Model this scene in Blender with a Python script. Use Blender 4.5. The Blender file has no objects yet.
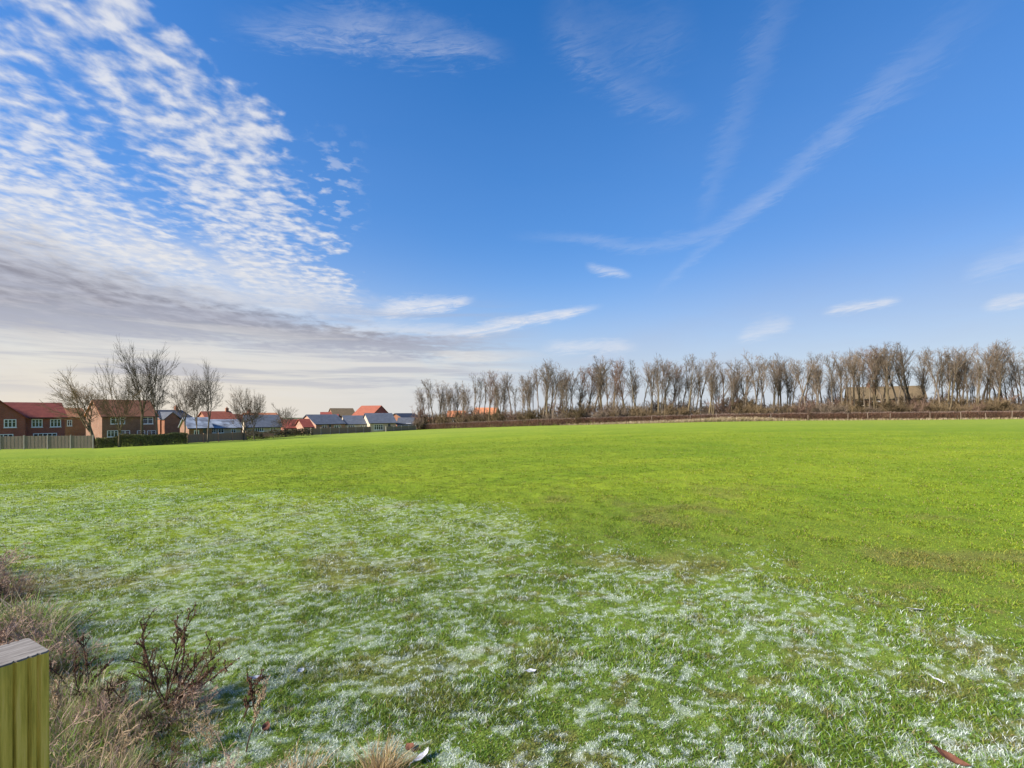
import bpy, math, random
import numpy as np
from math import radians as R, sin, cos, pi, atan2, hypot
from mathutils import Vector, Matrix

SC = bpy.context.scene
COL = SC.collection
FPX = 490.0          # focal length in pixels of a 1024 px wide frame
HY = 412.0           # row of the eye-level horizon
EYE = 1.65
rnd = random.Random(11)
rng = np.random.default_rng(5)

# ------------------------------------------------------------------ tagging
def tag(o, label=None, cat=None, group=None, kind=None):
    if label: o['label'] = label
    if cat: o['category'] = cat
    if group: o['group'] = group
    if kind: o['kind'] = kind
    return o

def empty(name, loc=(0, 0, 0), rz=0.0):
    o = bpy.data.objects.new(name, None)
    o.empty_display_size = .3
    COL.objects.link(o)
    o.location = loc
    o.rotation_euler = (0, 0, rz)
    return o

def link(name, me, parent=None):
    o = bpy.data.objects.new(name, me)
    COL.objects.link(o)
    if parent is not None:
        o.parent = parent
    return o

def copy_tree(o, parent=None):
    c = o.copy()
    COL.objects.link(c)
    if parent is not None:
        c.parent = parent
    for ch in list(o.children):
        copy_tree(ch, c)
    return c

# ------------------------------------------------------------------ noise (numpy)
def _hash(ix, iy, seed):
    h = (ix.astype(np.int64) * 374761393 + iy.astype(np.int64) * 668265263 + seed * 1274126177) & 0x7fffffff
    h = ((h ^ (h >> 13)) * 1274126177) & 0x7fffffff
    h = (h ^ (h >> 16)) & 0xffff
    return h / 65535.0

def vnoise(x, y, seed=0):
    x = np.asarray(x, float); y = np.asarray(y, float)
    ix = np.floor(x); iy = np.floor(y)
    fx = x - ix; fy = y - iy
    fx = fx * fx * (3 - 2 * fx); fy = fy * fy * (3 - 2 * fy)
    a = _hash(ix, iy, seed); b = _hash(ix + 1, iy, seed)
    c = _hash(ix, iy + 1, seed); d = _hash(ix + 1, iy + 1, seed)
    return (a * (1 - fx) + b * fx) * (1 - fy) + (c * (1 - fx) + d * fx) * fy

def fbm(x, y, seed=0, octv=3):
    s = 0; a = .5; t = 0
    for i in range(octv):
        s = s + a * vnoise(x * 2 ** i + 17.3 * i, y * 2 ** i - 9.1 * i, seed + i)
        t += a; a *= .5
    return s / t

def sstep(a, b, x):
    t = np.clip((np.asarray(x, float) - a) / (b - a), 0, 1)
    return t * t * (3 - 2 * t)

# ------------------------------------------------------------------ terrain
# (column, row of the field's far edge, distance of that edge): the field falls gently to the left
EDGE = [(-120, 451, 58), (0, 450, 63), (95, 448.5, 66), (190, 443.5, 74), (250, 440, 84), (300, 436, 100), (370, 432.5, 125),
        (425, 429.5, 142), (470, 428, 132), (540, 426, 114), (600, 424.5, 109), (700, 422, 104), (800, 420.5, 101),
        (900, 420, 98), (1024, 419, 96), (1150, 418, 95)]
_az = [math.atan((c - 512) / FPX) for c, _, _ in EDGE]
_s = [((p - HY) / FPX - EYE / d) * cos(a) for (c, p, d), a in zip(EDGE, _az)]
_r = [d / cos(a) for (c, p, d), a in zip(EDGE, _az)]
AZ = np.array([-pi, -1.6] + _az + [1.6, pi])
SL = np.array([0.0, .04] + _s + [-.003, 0.0])
RF = np.array([100.0, 95.0] + _r + [150.0, 100.0])

def ground_z(x, y):
    x = np.asarray(x, float); y = np.asarray(y, float)
    az = np.arctan2(x, y); r = np.hypot(x, y)
    s = np.interp(az, AZ, SL); rf = np.interp(az, AZ, RF) * 1.04
    z = -s * np.where(r < rf, r, rf + 10 * (1 - np.exp(-np.maximum(r - rf, 0) / 10)))
    z = z - .05 * np.maximum(np.minimum(r, 900) - rf - 45, 0) * sstep(-pi, -1.6, az) * sstep(pi, 1.6, az)
    z = z + (fbm(x / 9, y / 9, 40, 2) - .5) * .10 * sstep(3, 14, r) * sstep(140, 60, r)
    return z

def bump_z(x, y):
    r = np.hypot(x, y)
    return (fbm(x / .33, y / .33, 50, 3) - .5) * .07 * sstep(40, 8, r)

def gz(x, y):
    return float(ground_z(np.array([x]), np.array([y]))[0])

def edge_dist(px):
    return float(np.interp(px, [e[0] for e in EDGE], [e[2] for e in EDGE]))

def at(px, D):
    """ground point seen in column px at distance D"""
    x = (px - 512) / FPX * D
    return x, D

def zrow(p, D):
    return EYE + (HY - p) / FPX * D

# frost lies in the part of the field that the houses behind keep in shade all morning
_fb = [(-150, 489), (0, 485), (130, 481), (260, 490), (400, 498), (480, 508), (560, 536), (640, 550), (740, 558), (860, 588), (960, 603), (1024, 613), (1200, 640)]
_fb_az = np.array([math.atan((c - 512) / FPX) for c, _ in _fb])
_fb_r = np.array([EYE / ((p - HY) / FPX - float(np.interp(a, AZ, SL)) / cos(a)) / cos(a) for (c, p), a in zip(_fb, _fb_az)])

def frost_zone(x, y):
    az = np.arctan2(x, y); r = np.hypot(x, y)
    rb = np.interp(az, _fb_az, _fb_r)
    t = r / rb + (fbm(x / 1.6, y / 1.6, 60, 3) - .5) * .55
    return sstep(1.10, .80, t)

def frost_amt(x, y):
    z = frost_zone(x, y)
    # streaky patches, a little longer along the slope
    a = .35
    xr = x * cos(a) + y * sin(a); yr = -x * sin(a) + y * cos(a)
    n = .40 * fbm(xr / .115, yr / .065, 70, 3) + .38 * vnoise(xr / .045, yr / .032, 78) + .13 * fbm(x / .5, y / .4, 75, 2) + .09 * fbm(x / 2.2, y / 1.6, 76, 2)
    thr = .716 - .205 * z
    return sstep(thr - .035, thr + .07, n) * sstep(.02, .35, z)

# strip of rank weeds along the fence line
_wd = np.array([[-9, 7.6], [-6.8, 6.3], [-3.4, 3.95], [-2.2, 3.0], [-1.45, 2.55], [-.8, 2.20], [-.3, 1.95], [1.2, 1.5]])
def weed(x, y):
    yb = np.interp(x, _wd[:, 0], _wd[:, 1])
    d = (yb - y) + (fbm(x / .5, y / .5, 90, 3) - .5) * 1.1
    return sstep(-.1, .5, d)

# ------------------------------------------------------------------ materials
def nodes(name):
    m = bpy.data.materials.new(name); m.use_nodes = True
    nt = m.node_tree; nt.nodes.clear()
    out = nt.nodes.new('ShaderNodeOutputMaterial')
    return m, nt, out

def ramp(nt, stops, fac):
    n = nt.nodes.new('ShaderNodeValToRGB')
    el = n.color_ramp.elements
    while len(el) > 1: el.remove(el[0])
    el[0].position = stops[0][0]; el[0].color = (*stops[0][1], 1)
    for p, c in stops[1:]:
        e = el.new(p); e.color = (*c, 1)
    nt.links.new(fac, n.inputs['Fac'])
    return n.outputs['Color']

def noise_fac(nt, scale, detail=4, coord='Object', stretch=None, rough=.6):
    tc = nt.nodes.new('ShaderNodeTexCoord')
    v = tc.outputs[coord]
    if stretch:
        mp = nt.nodes.new('ShaderNodeMapping'); mp.inputs['Scale'].default_value = stretch
        nt.links.new(v, mp.inputs['Vector']); v = mp.outputs[0]
    n = nt.nodes.new('ShaderNodeTexNoise'); n.inputs['Scale'].default_value = scale
    n.inputs['Detail'].default_value = detail; n.inputs['Roughness'].default_value = rough
    nt.links.new(v, n.inputs['Vector'])
    return n.outputs['Fac']

def bsdf(nt, out, color, rough=.85, bump=None, bdist=.01, spec=.3):
    b = nt.nodes.new('ShaderNodeBsdfPrincipled')
    if isinstance(color, tuple): b.inputs['Base Color'].default_value = (*color, 1)
    else: nt.links.new(color, b.inputs['Base Color'])
    b.inputs['Roughness'].default_value = rough
    b.inputs['Specular IOR Level'].default_value = spec
    if bump is not None:
        bn = nt.nodes.new('ShaderNodeBump'); bn.inputs['Distance'].default_value = bdist; bn.inputs['Strength'].default_value = .6
        nt.links.new(bump, bn.inputs['Height']); nt.links.new(bn.outputs[0], b.inputs['Normal'])
    nt.links.new(b.outputs[0], out.inputs[0])
    return b

def mottled(name, stops, scale=4, rough=.85, stretch=None, detail=5, bd=.01, spec=.2):
    m, nt, out = nodes(name)
    f = noise_fac(nt, scale, detail, 'Object', stretch)
    bsdf(nt, out, ramp(nt, stops, f), rough, f, bd, spec)
    return m

def brick_mat(name, c1, c2, mortar=(.25, .21, .18)):
    m, nt, out = nodes(name)
    tc = nt.nodes.new('ShaderNodeTexCoord'); sp = nt.nodes.new('ShaderNodeSeparateXYZ'); nt.links.new(tc.outputs['Object'], sp.inputs[0])
    ad = nt.nodes.new('ShaderNodeMath'); nt.links.new(sp.outputs[0], ad.inputs[0]); nt.links.new(sp.outputs[1], ad.inputs[1])
    cb = nt.nodes.new('ShaderNodeCombineXYZ'); nt.links.new(ad.outputs[0], cb.inputs[0]); nt.links.new(sp.outputs[2], cb.inputs[1])
    br = nt.nodes.new('ShaderNodeTexBrick'); br.inputs['Scale'].default_value = 1
    br.inputs['Brick Width'].default_value = .225; br.inputs['Row Height'].default_value = .075; br.inputs['Mortar Size'].default_value = .008
    br.inputs['Color1'].default_value = (*c1, 1); br.inputs['Color2'].default_value = (*c2, 1); br.inputs['Mortar'].default_value = (*mortar, 1)
    nt.links.new(cb.outputs[0], br.inputs['Vector'])
    n = noise_fac(nt, .9, 4)
    mx = nt.nodes.new('ShaderNodeMix'); mx.data_type = 'RGBA'; mx.blend_type = 'MULTIPLY'; mx.inputs[0].default_value = .6
    nt.links.new(br.outputs['Color'], mx.inputs[6])
    nt.links.new(ramp(nt, [(.3, (.6, .58, .56)), (.7, (1.15, 1.1, 1.05))], n), mx.inputs[7])
    bsdf(nt, out, mx.outputs[2], .9, br.outputs['Fac'], .006)
    return m

def roof_mat(name, c1, c2, frost=0.0):
    """tiled roof: courses run across the slope (object z drives the rows)"""
    m, nt, out = nodes(name)
    tc = nt.nodes.new('ShaderNodeTexCoord')
    w = nt.nodes.new('ShaderNodeTexWave'); w.bands_direction = 'Z'; w.wave_profile = 'SAW'; w.inputs['Scale'].default_value = 1.6
    w.inputs['Distortion'].default_value = .4
    nt.links.new(tc.outputs['Object'], w.inputs['Vector'])
    f = noise_fac(nt, 1.3, 5)
    c = ramp(nt, [(.3, c1), (.7, c2)], f)
    if frost:
        g = noise_fac(nt, .5, 4)
        mx = nt.nodes.new('ShaderNodeMix'); mx.data_type = 'RGBA'
        mr = nt.nodes.new('ShaderNodeMapRange'); mr.inputs[1].default_value = .35; mr.inputs[2].default_value = .6; mr.inputs[4].default_value = frost
        nt.links.new(g, mr.inputs[0]); nt.links.new(mr.outputs[0], mx.inputs[0]); nt.links.new(c, mx.inputs[6]); mx.inputs[7].default_value = (.40, .46, .54, 1)
        c = mx.outputs[2]
    bsdf(nt, out, c, .75, w.outputs['Fac'], .03)
    return m

def attr_foliage(name, trans=.25, rough=.6):
    m, nt, out = nodes(name)
    a = nt.nodes.new('ShaderNodeAttribute'); a.attribute_name = 'col'
    b = nt.nodes.new('ShaderNodeBsdfPrincipled'); b.inputs['Roughness'].default_value = rough; b.inputs['Specular IOR Level'].default_value = .25
    t = nt.nodes.new('ShaderNodeBsdfTranslucent')
    nt.links.new(a.outputs['Color'], b.inputs['Base Color']); nt.links.new(a.outputs['Color'], t.inputs['Color'])
    mx = nt.nodes.new('ShaderNodeMixShader'); mx.inputs[0].default_value = trans
    nt.links.new(b.outputs[0], mx.inputs[1]); nt.links.new(t.outputs[0], mx.inputs[2]); nt.links.new(mx.outputs[0], out.inputs[0])
    return m

M = {}
M['blade'] = attr_foliage('blade')
M['twigleaf'] = attr_foliage('twig_leaf', .15)
M['bark_grey'] = mottled('bark_grey', [(.3, (.10, .078, .056)), (.7, (.22, .172, .125))], 3, .95, (1, 1, .3))
M['bark_olive'] = mottled('bark_olive', [(.3, (.09, .07, .04)), (.7, (.19, .145, .085))], 3, .95, (1, 1, .3))
M['twig_brown'] = mottled('twig_brown', [(.3, (.11, .08, .058)), (.7, (.21, .16, .118))], 2, .95)
M['twig_grey'] = mottled('twig_grey', [(.3, (.07, .055, .042)), (.7, (.14, .11, .082))], 2, .95)
M['twig_red'] = mottled('twig_red', [(.3, (.115, .07, .052)), (.7, (.20, .13, .095))], 2, .95)
M['twig_olive'] = mottled('twig_olive', [(.3, (.095, .066, .036)), (.7, (.18, .128, .072))], 2, .95)
M['brick_red'] = brick_mat('brick_red', (.30, .07, .045), (.38, .10, .062))
M['brick_orange'] = brick_mat('brick_orange', (.30, .11, .055), (.37, .145, .072))
M['brick_brown'] = brick_mat('brick_brown', (.20, .09, .05), (.26, .125, .075))
M['render_cream'] = mottled('render_cream', [(.3, (.40, .33, .255)), (.7, (.50, .42, .33))], 1.2)
M['render_pink'] = mottled('render_pink', [(.3, (.36, .21, .145)), (.7, (.44, .27, .195))], 1.2)
M['white'] = mottled('white_paint', [(.3, (.72, .72, .72)), (.7, (.82, .82, .82))], 2, .5)
M['roof_red'] = roof_mat('roof_red', (.20, .045, .03), (.28, .07, .045))
M['roof_brown'] = roof_mat('roof_brown', (.36, .135, .06), (.46, .19, .09))
M['roof_orange'] = roof_mat('roof_orange', (.22, .062, .034), (.29, .09, .05))
M['roof_slate'] = roof_mat('roof_slate', (.055, .062, .075), (.09, .10, .125))
M['roof_blue'] = roof_mat('roof_blue', (.06, .07, .092), (.095, .108, .135), .05)
M['roof_frost'] = roof_mat('roof_frost', (.09, .10, .125), (.14, .155, .185), .62)
M['roof_olive'] = roof_mat('roof_olive', (.10, .075, .04), (.155, .11, .06))
M['dark'] = mottled('dark_gutter', [(.3, (.03, .03, .032)), (.7, (.05, .05, .052))], 3, .5)
M['door_dark'] = mottled('door_dark', [(.3, (.06, .07, .08)), (.7, (.09, .10, .11))], 3, .5)
def glass():
    m, nt, out = nodes('window_glass')
    b = bsdf(nt, out, (.03, .035, .045), .06, spec=.6)
    return m
M['glass'] = glass()
M['fence_grey'] = mottled('fence_grey', [(.3, (.18, .138, .105)), (.7, (.31, .245, .19))], 3, .95, (6, 6, .5))
M['fence_brown'] = mottled('fence_brown', [(.3, (.25, .155, .10)), (.7, (.39, .255, .17))], 3, .95, (6, 6, .5))
M['fence_pale'] = mottled('fence_pale', [(.3, (.30, .26, .22)), (.7, (.45, .40, .34))], 3, .95, (6, 6, .5))

# ------------------------------------------------------------------ mesh builder
class MB:
    def __init__(s): s.v = []; s.f = []
    def poly(s, pts):
        n = len(s.v); s.v += [tuple(p) for p in pts]; s.f.append(tuple(range(n, n + len(pts))))
    def box(s, x0, x1, y0, y1, z0, z1, M4=None):
        c = [(x0, y0, z0), (x1, y0, z0), (x1, y1, z0), (x0, y1, z0), (x0, y0, z1), (x1, y0, z1), (x1, y1, z1), (x0, y1, z1)]
        if M4 is not None: c = [tuple(M4 @ Vector(p)) for p in c]
        n = len(s.v); s.v += c
        s.f += [tuple(n + i for i in q) for q in ((0, 3, 2, 1), (4, 5, 6, 7), (0, 1, 5, 4), (1, 2, 6, 5), (2, 3, 7, 6), (3, 0, 4, 7))]
    def prism(s, prof, x0, x1):
        """profile in (y, z), swept along x"""
        n = len(s.v); k = len(prof)
        s.v += [(x0, y, z) for y, z in prof] + [(x1, y, z) for y, z in prof]
        s.f.append(tuple(n + i for i in range(k))); s.f.append(tuple(n + k + i for i in reversed(range(k))))
        for i in range(k):
            j = (i + 1) % k
            s.f.append((n + i, n + k + i, n + k + j, n + j))
    def prism_y(s, prof, y0, y1):
        n = len(s.v); k = len(prof)
        s.v += [(x, y0, z) for x, z in prof] + [(x, y1, z) for x, z in prof]
        s.f.append(tuple(n + i for i in range(k))); s.f.append(tuple(n + k + i for i in reversed(range(k))))
        for i in range(k):
            j = (i + 1) % k
            s.f.append((n + i, n + j, n + k + j, n + k + i))
    def tube(s, pts, rads, sides=4, cap=True):
        n0 = len(s.v); N = len(pts)
        for i, p in enumerate(pts):
            if i == 0: t = pts[1] - pts[0]
            elif i == N - 1: t = pts[-1] - pts[-2]
            else: t = pts[i + 1] - pts[i - 1]
            t = t.normalized()
            a = Vector((0, 0, 1)) if abs(t.z) < .8 else Vector((1, 0, 0))
            e1 = t.cross(a).normalized(); e2 = t.cross(e1)
            r = rads[i]
            for k in range(sides):
                an = 2 * pi * k / sides
                q = p + e1 * (r * cos(an)) + e2 * (r * sin(an))
                s.v.append((q.x, q.y, q.z))
        for i in range(N - 1):
            for k in range(sides):
                k2 = (k + 1) % sides
                s.f.append((n0 + i * sides + k, n0 + i * sides + k2, n0 + (i + 1) * sides + k2, n0 + (i + 1) * sides + k))
        if cap:
            s.f.append(tuple(n0 + (N - 1) * sides + k for k in range(sides)))
    def mesh(s, name, mat, smooth=False, recalc=True):
        me = bpy.data.meshes.new(name)
        me.from_pydata(s.v, [], s.f)
        if recalc:
            import bmesh
            b = bmesh.new(); b.from_mesh(me); bmesh.ops.recalc_face_normals(b, faces=b.faces); b.to_mesh(me); b.free()
        if smooth: me.polygons.foreach_set('use_smooth', [True] * len(me.polygons))
        me.materials.append(mat); me.update()
        return me
    def build(s, name, mat, parent=None, smooth=False, recalc=True):
        return link(name, s.mesh(name, mat, smooth, recalc), parent)

def raw_mesh(name, co, tris_quads, mat, col=None):
    """co (N,3); list of (F,k) index arrays"""
    me = bpy.data.meshes.new(name)
    me.vertices.add(len(co)); me.vertices.foreach_set('co', np.ascontiguousarray(co, np.float32).ravel())
    idx = np.concatenate([a.ravel() for a in tris_quads]).astype(np.int32)
    cnt = np.concatenate([np.full(len(a), a.shape[1]) for a in tris_quads])
    st = np.concatenate([[0], np.cumsum(cnt)[:-1]]).astype(np.int32)
    me.loops.add(len(idx)); me.loops.foreach_set('vertex_index', idx)
    me.polygons.add(len(cnt)); me.polygons.foreach_set('loop_start', st)
    if col is not None:
        at_ = me.attributes.new('col', 'FLOAT_COLOR', 'POINT')
        c4 = np.ones((len(co), 4), np.float32); c4[:, :3] = col
        at_.data.foreach_set('color', c4.ravel())
    me.materials.append(mat)
    me.update(calc_edges=True)
    return me

def blades(name, root, h, w, lean, col, mat, facing=None, tipmul=1.15):
    """one mesh of bent grass blades: 5 verts each"""
    n = len(root)
    an = rng.uniform(0, 2 * pi, n) if facing is None else facing
    side = np.stack([np.cos(an), np.sin(an), np.zeros(n)], 1) * (w / 2)[:, None]
    l3 = np.concatenate([lean, np.zeros((n, 1))], 1)
    lm = np.hypot(lean[:, 0], lean[:, 1])
    up = np.zeros((n, 3)); up[:, 2] = h * np.sqrt(np.clip(1 - (lm / np.maximum(h, 1e-6)) ** 2, .04, 1))
    mid = root + l3 * .33 + up * .6
    tip = root + l3 + up
    co = np.stack([root - side, root + side, mid - side * .8, mid + side * .8, tip], 1).reshape(-1, 3)
    b = np.arange(n)[:, None] * 5
    quads = b + np.array([[0, 1, 3, 2]]); tris = b + np.array([[2, 3, 4]])
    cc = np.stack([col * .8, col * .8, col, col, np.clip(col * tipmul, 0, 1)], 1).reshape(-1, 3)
    return raw_mesh(name, co, [quads, tris], mat, cc)

# ------------------------------------------------------------------ ground
def lawn_colour(x, y, r):
    """colour of the sward itself at a place"""
    n1 = fbm(x / 2.2, y / 2.2, 20, 3); n2 = fbm(x / .35, y / .35, 21, 3); n3 = fbm(x / 14, y / 9, 22, 3)
    n4 = fbm((x + .3 * y) / 26, (y - .3 * x) / 1.8, 27, 3)
    g_a = np.array([.148, .224, .014]); g_b = np.array([.218, .280, .020]); g_c = np.array([.122, .225, .028])
    t = np.clip(.5 + (n1 - .5) * 1.3 + (n3 - .5) * 1.2 + (n2 - .5) * .6 + (n4 - .5) * .9, 0, 1)[..., None]
    c = g_a * (1 - t) + g_b * t
    near = sstep(9, 3, r)[..., None] * .7
    c = c * (1 - near) + g_c * (.75 + .5 * t) * near
    mid_ = sstep(35, 110, r)[..., None] * .6
    c = c * (1 - mid_) + np.array([.235, .295, .050]) * mid_
    far = sstep(150, 210, r)[..., None]
    c = c * (1 - far) + np.array([.10, .10, .06]) * far
    # worn, brownish places
    bz = (np.maximum(sstep(.60, .76, fbm(x / 1.1, y / 1.1, 24, 3)), sstep(.62, .76, fbm(x / .22, y / .16, 25, 3)) * sstep(9, 5, r)) * .50 * sstep(16, 6, r))[..., None]
    c = c * (1 - bz) + np.array([.19, .14, .06]) * bz
    return c

def make_ground():
    azs = np.concatenate([np.linspace(-pi, -1.15, 40, endpoint=False), np.linspace(-1.15, 1.15, 760), np.linspace(1.15, pi, 41)[1:]])
    rs = np.concatenate([np.linspace(.3, 1.5, 8, endpoint=False), np.exp(np.linspace(math.log(1.5), math.log(45), 430, endpoint=False)), np.exp(np.linspace(math.log(45), math.log(4000), 110))])
    A, Rr = np.meshgrid(azs, rs)
    x = Rr * np.sin(A); y = Rr * np.cos(A)
    z = ground_z(x, y) + bump_z(x, y)
    c = lawn_colour(x, y, Rr)
    fr = frost_amt(x, y)[..., None] * (1.15 - .15 * sstep(5, 12, Rr))[..., None]
    soil = np.array([.10, .12, .035])
    k = sstep(14, 3, Rr)[..., None] * .55
    c = c * (1 - k) + soil * k
    wd = weed(x, y)[..., None] * .8
    c = c * (1 - wd) + np.array([.15, .11, .065]) * wd
    c = c * (1 - .26 * fr * (1 - wd)) + np.array([.46, .52, .50]) * .26 * fr * (1 - wd)
    nr, na = A.shape
    co = np.stack([x, y, z], -1).reshape(-1, 3)
    i = np.arange(nr - 1)[:, None] * na + np.arange(na - 1)[None]
    q = np.stack([i, i + na, i + na + 1, i + 1], -1).reshape(-1, 4)[:, ::-1]
    m, nt, out = nodes('meadow_ground')
    a = nt.nodes.new('ShaderNodeAttribute'); a.attribute_name = 'col'
    f1 = noise_fac(nt, 38, 4, 'Object', None, .8)
    f2 = noise_fac(nt, 2.6, 6, 'Object', (1, 1, 1), .7)
    cr = ramp(nt, [(.28, (.58, .62, .55)), (.5, (1, 1, 1)), (.72, (1.38, 1.34, 1.36))], f1)
    cr2 = ramp(nt, [(.3, (.80, .84, .75)), (.7, (1.18, 1.14, 1.1))], f2)
    mx = nt.nodes.new('ShaderNodeMix'); mx.data_type = 'RGBA'; mx.blend_type = 'MULTIPLY'; mx.inputs[0].default_value = 1
    nt.links.new(a.outputs['Color'], mx.inputs[6]); nt.links.new(cr, mx.inputs[7])
    mx2 = nt.nodes.new('ShaderNodeMix'); mx2.data_type = 'RGBA'; mx2.blend_type = 'MULTIPLY'; mx2.inputs[0].default_value = 1
    nt.links.new(mx.outputs[2], mx2.inputs[6]); nt.links.new(cr2, mx2.inputs[7])
    bsdf(nt, out, mx2.outputs[2], .95, f1, .03, .1)
    me = raw_mesh('meadow_ground', co, [q], m, c.reshape(-1, 3))
    me.polygons.foreach_set('use_smooth', [True] * len(me.polygons))
    o = link('meadow_ground', me); tag(o, kind='structure')

make_ground()

def make_grass():
    N = 1900000
    az = rng.uniform(-1.0, 1.0, N)
    u = rng.uniform(0, 1, N)
    r = np.exp(math.log(1.6) + u * (math.log(60) - math.log(1.6)))
    x = r * np.sin(az); y = r * np.cos(az)
    tuft = fbm(x / .28, y / .28, 30, 3)
    fr = frost_amt(x, y)
    wd = weed(x, y)
    keep = rng.uniform(0, 1, N) < (.70 + .5 * sstep(.35, .62, tuft)) * (1 - .45 * wd) * sstep(60, 26, r)
    x, y, r, tuft, fr, wd = (a[keep] for a in (x, y, r, tuft, fr, wd))
    n = len(x)
    z = ground_z(x, y) + bump_z(x, y) - .004
    tf = sstep(.42, .68, tuft)
    h = rng.uniform(.012, .029, n) * (1 + .95 * tf) * (1 + .8 * wd)
    h *= 1 - .25 * fr
    w = np.maximum(.0032, .00075 * r) * rng.uniform(.7, 1.4, n)
    la = rng.uniform(0, 2 * pi, n); lm = h * np.sqrt(rng.uniform(.25, .98, n))
    lean = np.stack([np.cos(la) * lm, np.sin(la) * lm], 1)
    vr = (.26 + .36 * sstep(26, 7, r))[:, None]
    c = lawn_colour(x, y, r) * (1 + vr * rng.uniform(-1, 1, (n, 1)))
    c[:, 0] *= 1 + vr[:, 0] * rng.uniform(-.4, .55, n)
    c *= (1 - .08 * tf[:, None] * sstep(12, 4, r)[:, None])
    dry = rng.uniform(0, 1, n) < .05 + .25 * wd
    c[dry] = np.array([.30, .23, .12]) * rng.uniform(.6, 1.2, (dry.sum(), 1))
    p = np.clip(fr * (1 - .65 * wd) * (1.0 - .50 * tf), 0, 1) * .97
    p = p * (1 - .12 * sstep(4, 9, r)) + .05 * frost_zone(x, y)
    icy = rng.uniform(0, 1, n) < p
    k = rng.uniform(.3, 1.0, (icy.sum(), 1))
    c[icy] = c[icy] * (1 - k) + np.array([.74, .80, .79]) * k
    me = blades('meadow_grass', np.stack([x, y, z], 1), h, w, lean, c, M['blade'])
    tag(link('meadow_grass', me), 'short green meadow grass, white with frost in patches nearest the camera', 'grass', kind='stuff')

make_grass()

def make_dry_weeds():
    N = 620000
    az = rng.uniform(-1.0, .55, N); r = np.exp(rng.uniform(math.log(1.7), math.log(11), N))
    x = r * np.sin(az); y = r * np.cos(az)
    wd = weed(x, y)
    cl = fbm(x / .38, y / .38, 95, 3)
    keep = (rng.uniform(0, 1, N) < wd * sstep(.36, .66, cl)) & (y < 9)
    x, y, cl, r = (a[keep] for a in (x, y, cl, r)); n = len(x)
    z = ground_z(x, y) + bump_z(x, y) - .005
    h = rng.uniform(.04, .17, n) * (.55 + .8 * sstep(.4, .7, cl)) * (1 + .7 * sstep(3.2, 5.5, r))
    w = np.maximum(.0022, .0009 * r) * rng.uniform(.6, 1.3, n)
    la = 2 * pi * fbm(x / .3, y / .3, 97, 2) * 2 + rng.normal(0, 1.3, n)
    lm = h * rng.uniform(.3, .98, n)
    lean = np.stack([np.cos(la) * lm, np.sin(la) * lm], 1)
    pal = np.array([[.38, .29, .18], [.28, .19, .13], [.34, .24, .20], [.18, .24, .05], [.14, .24, .035], [.50, .41, .30]])
    pick = (fbm(x / .6, y / .6, 99, 2) * 5 + rng.uniform(-1.5, 2.2, n)).astype(int) % 6
    c = pal[pick] * rng.uniform(.9, 1.75, (n, 1))
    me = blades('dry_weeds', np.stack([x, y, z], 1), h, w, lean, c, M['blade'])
    tag(link('dry_weeds', me), 'tangle of dead brown grass and weeds around the timber post', 'dry weeds', kind='stuff')

make_dry_weeds()

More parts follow.
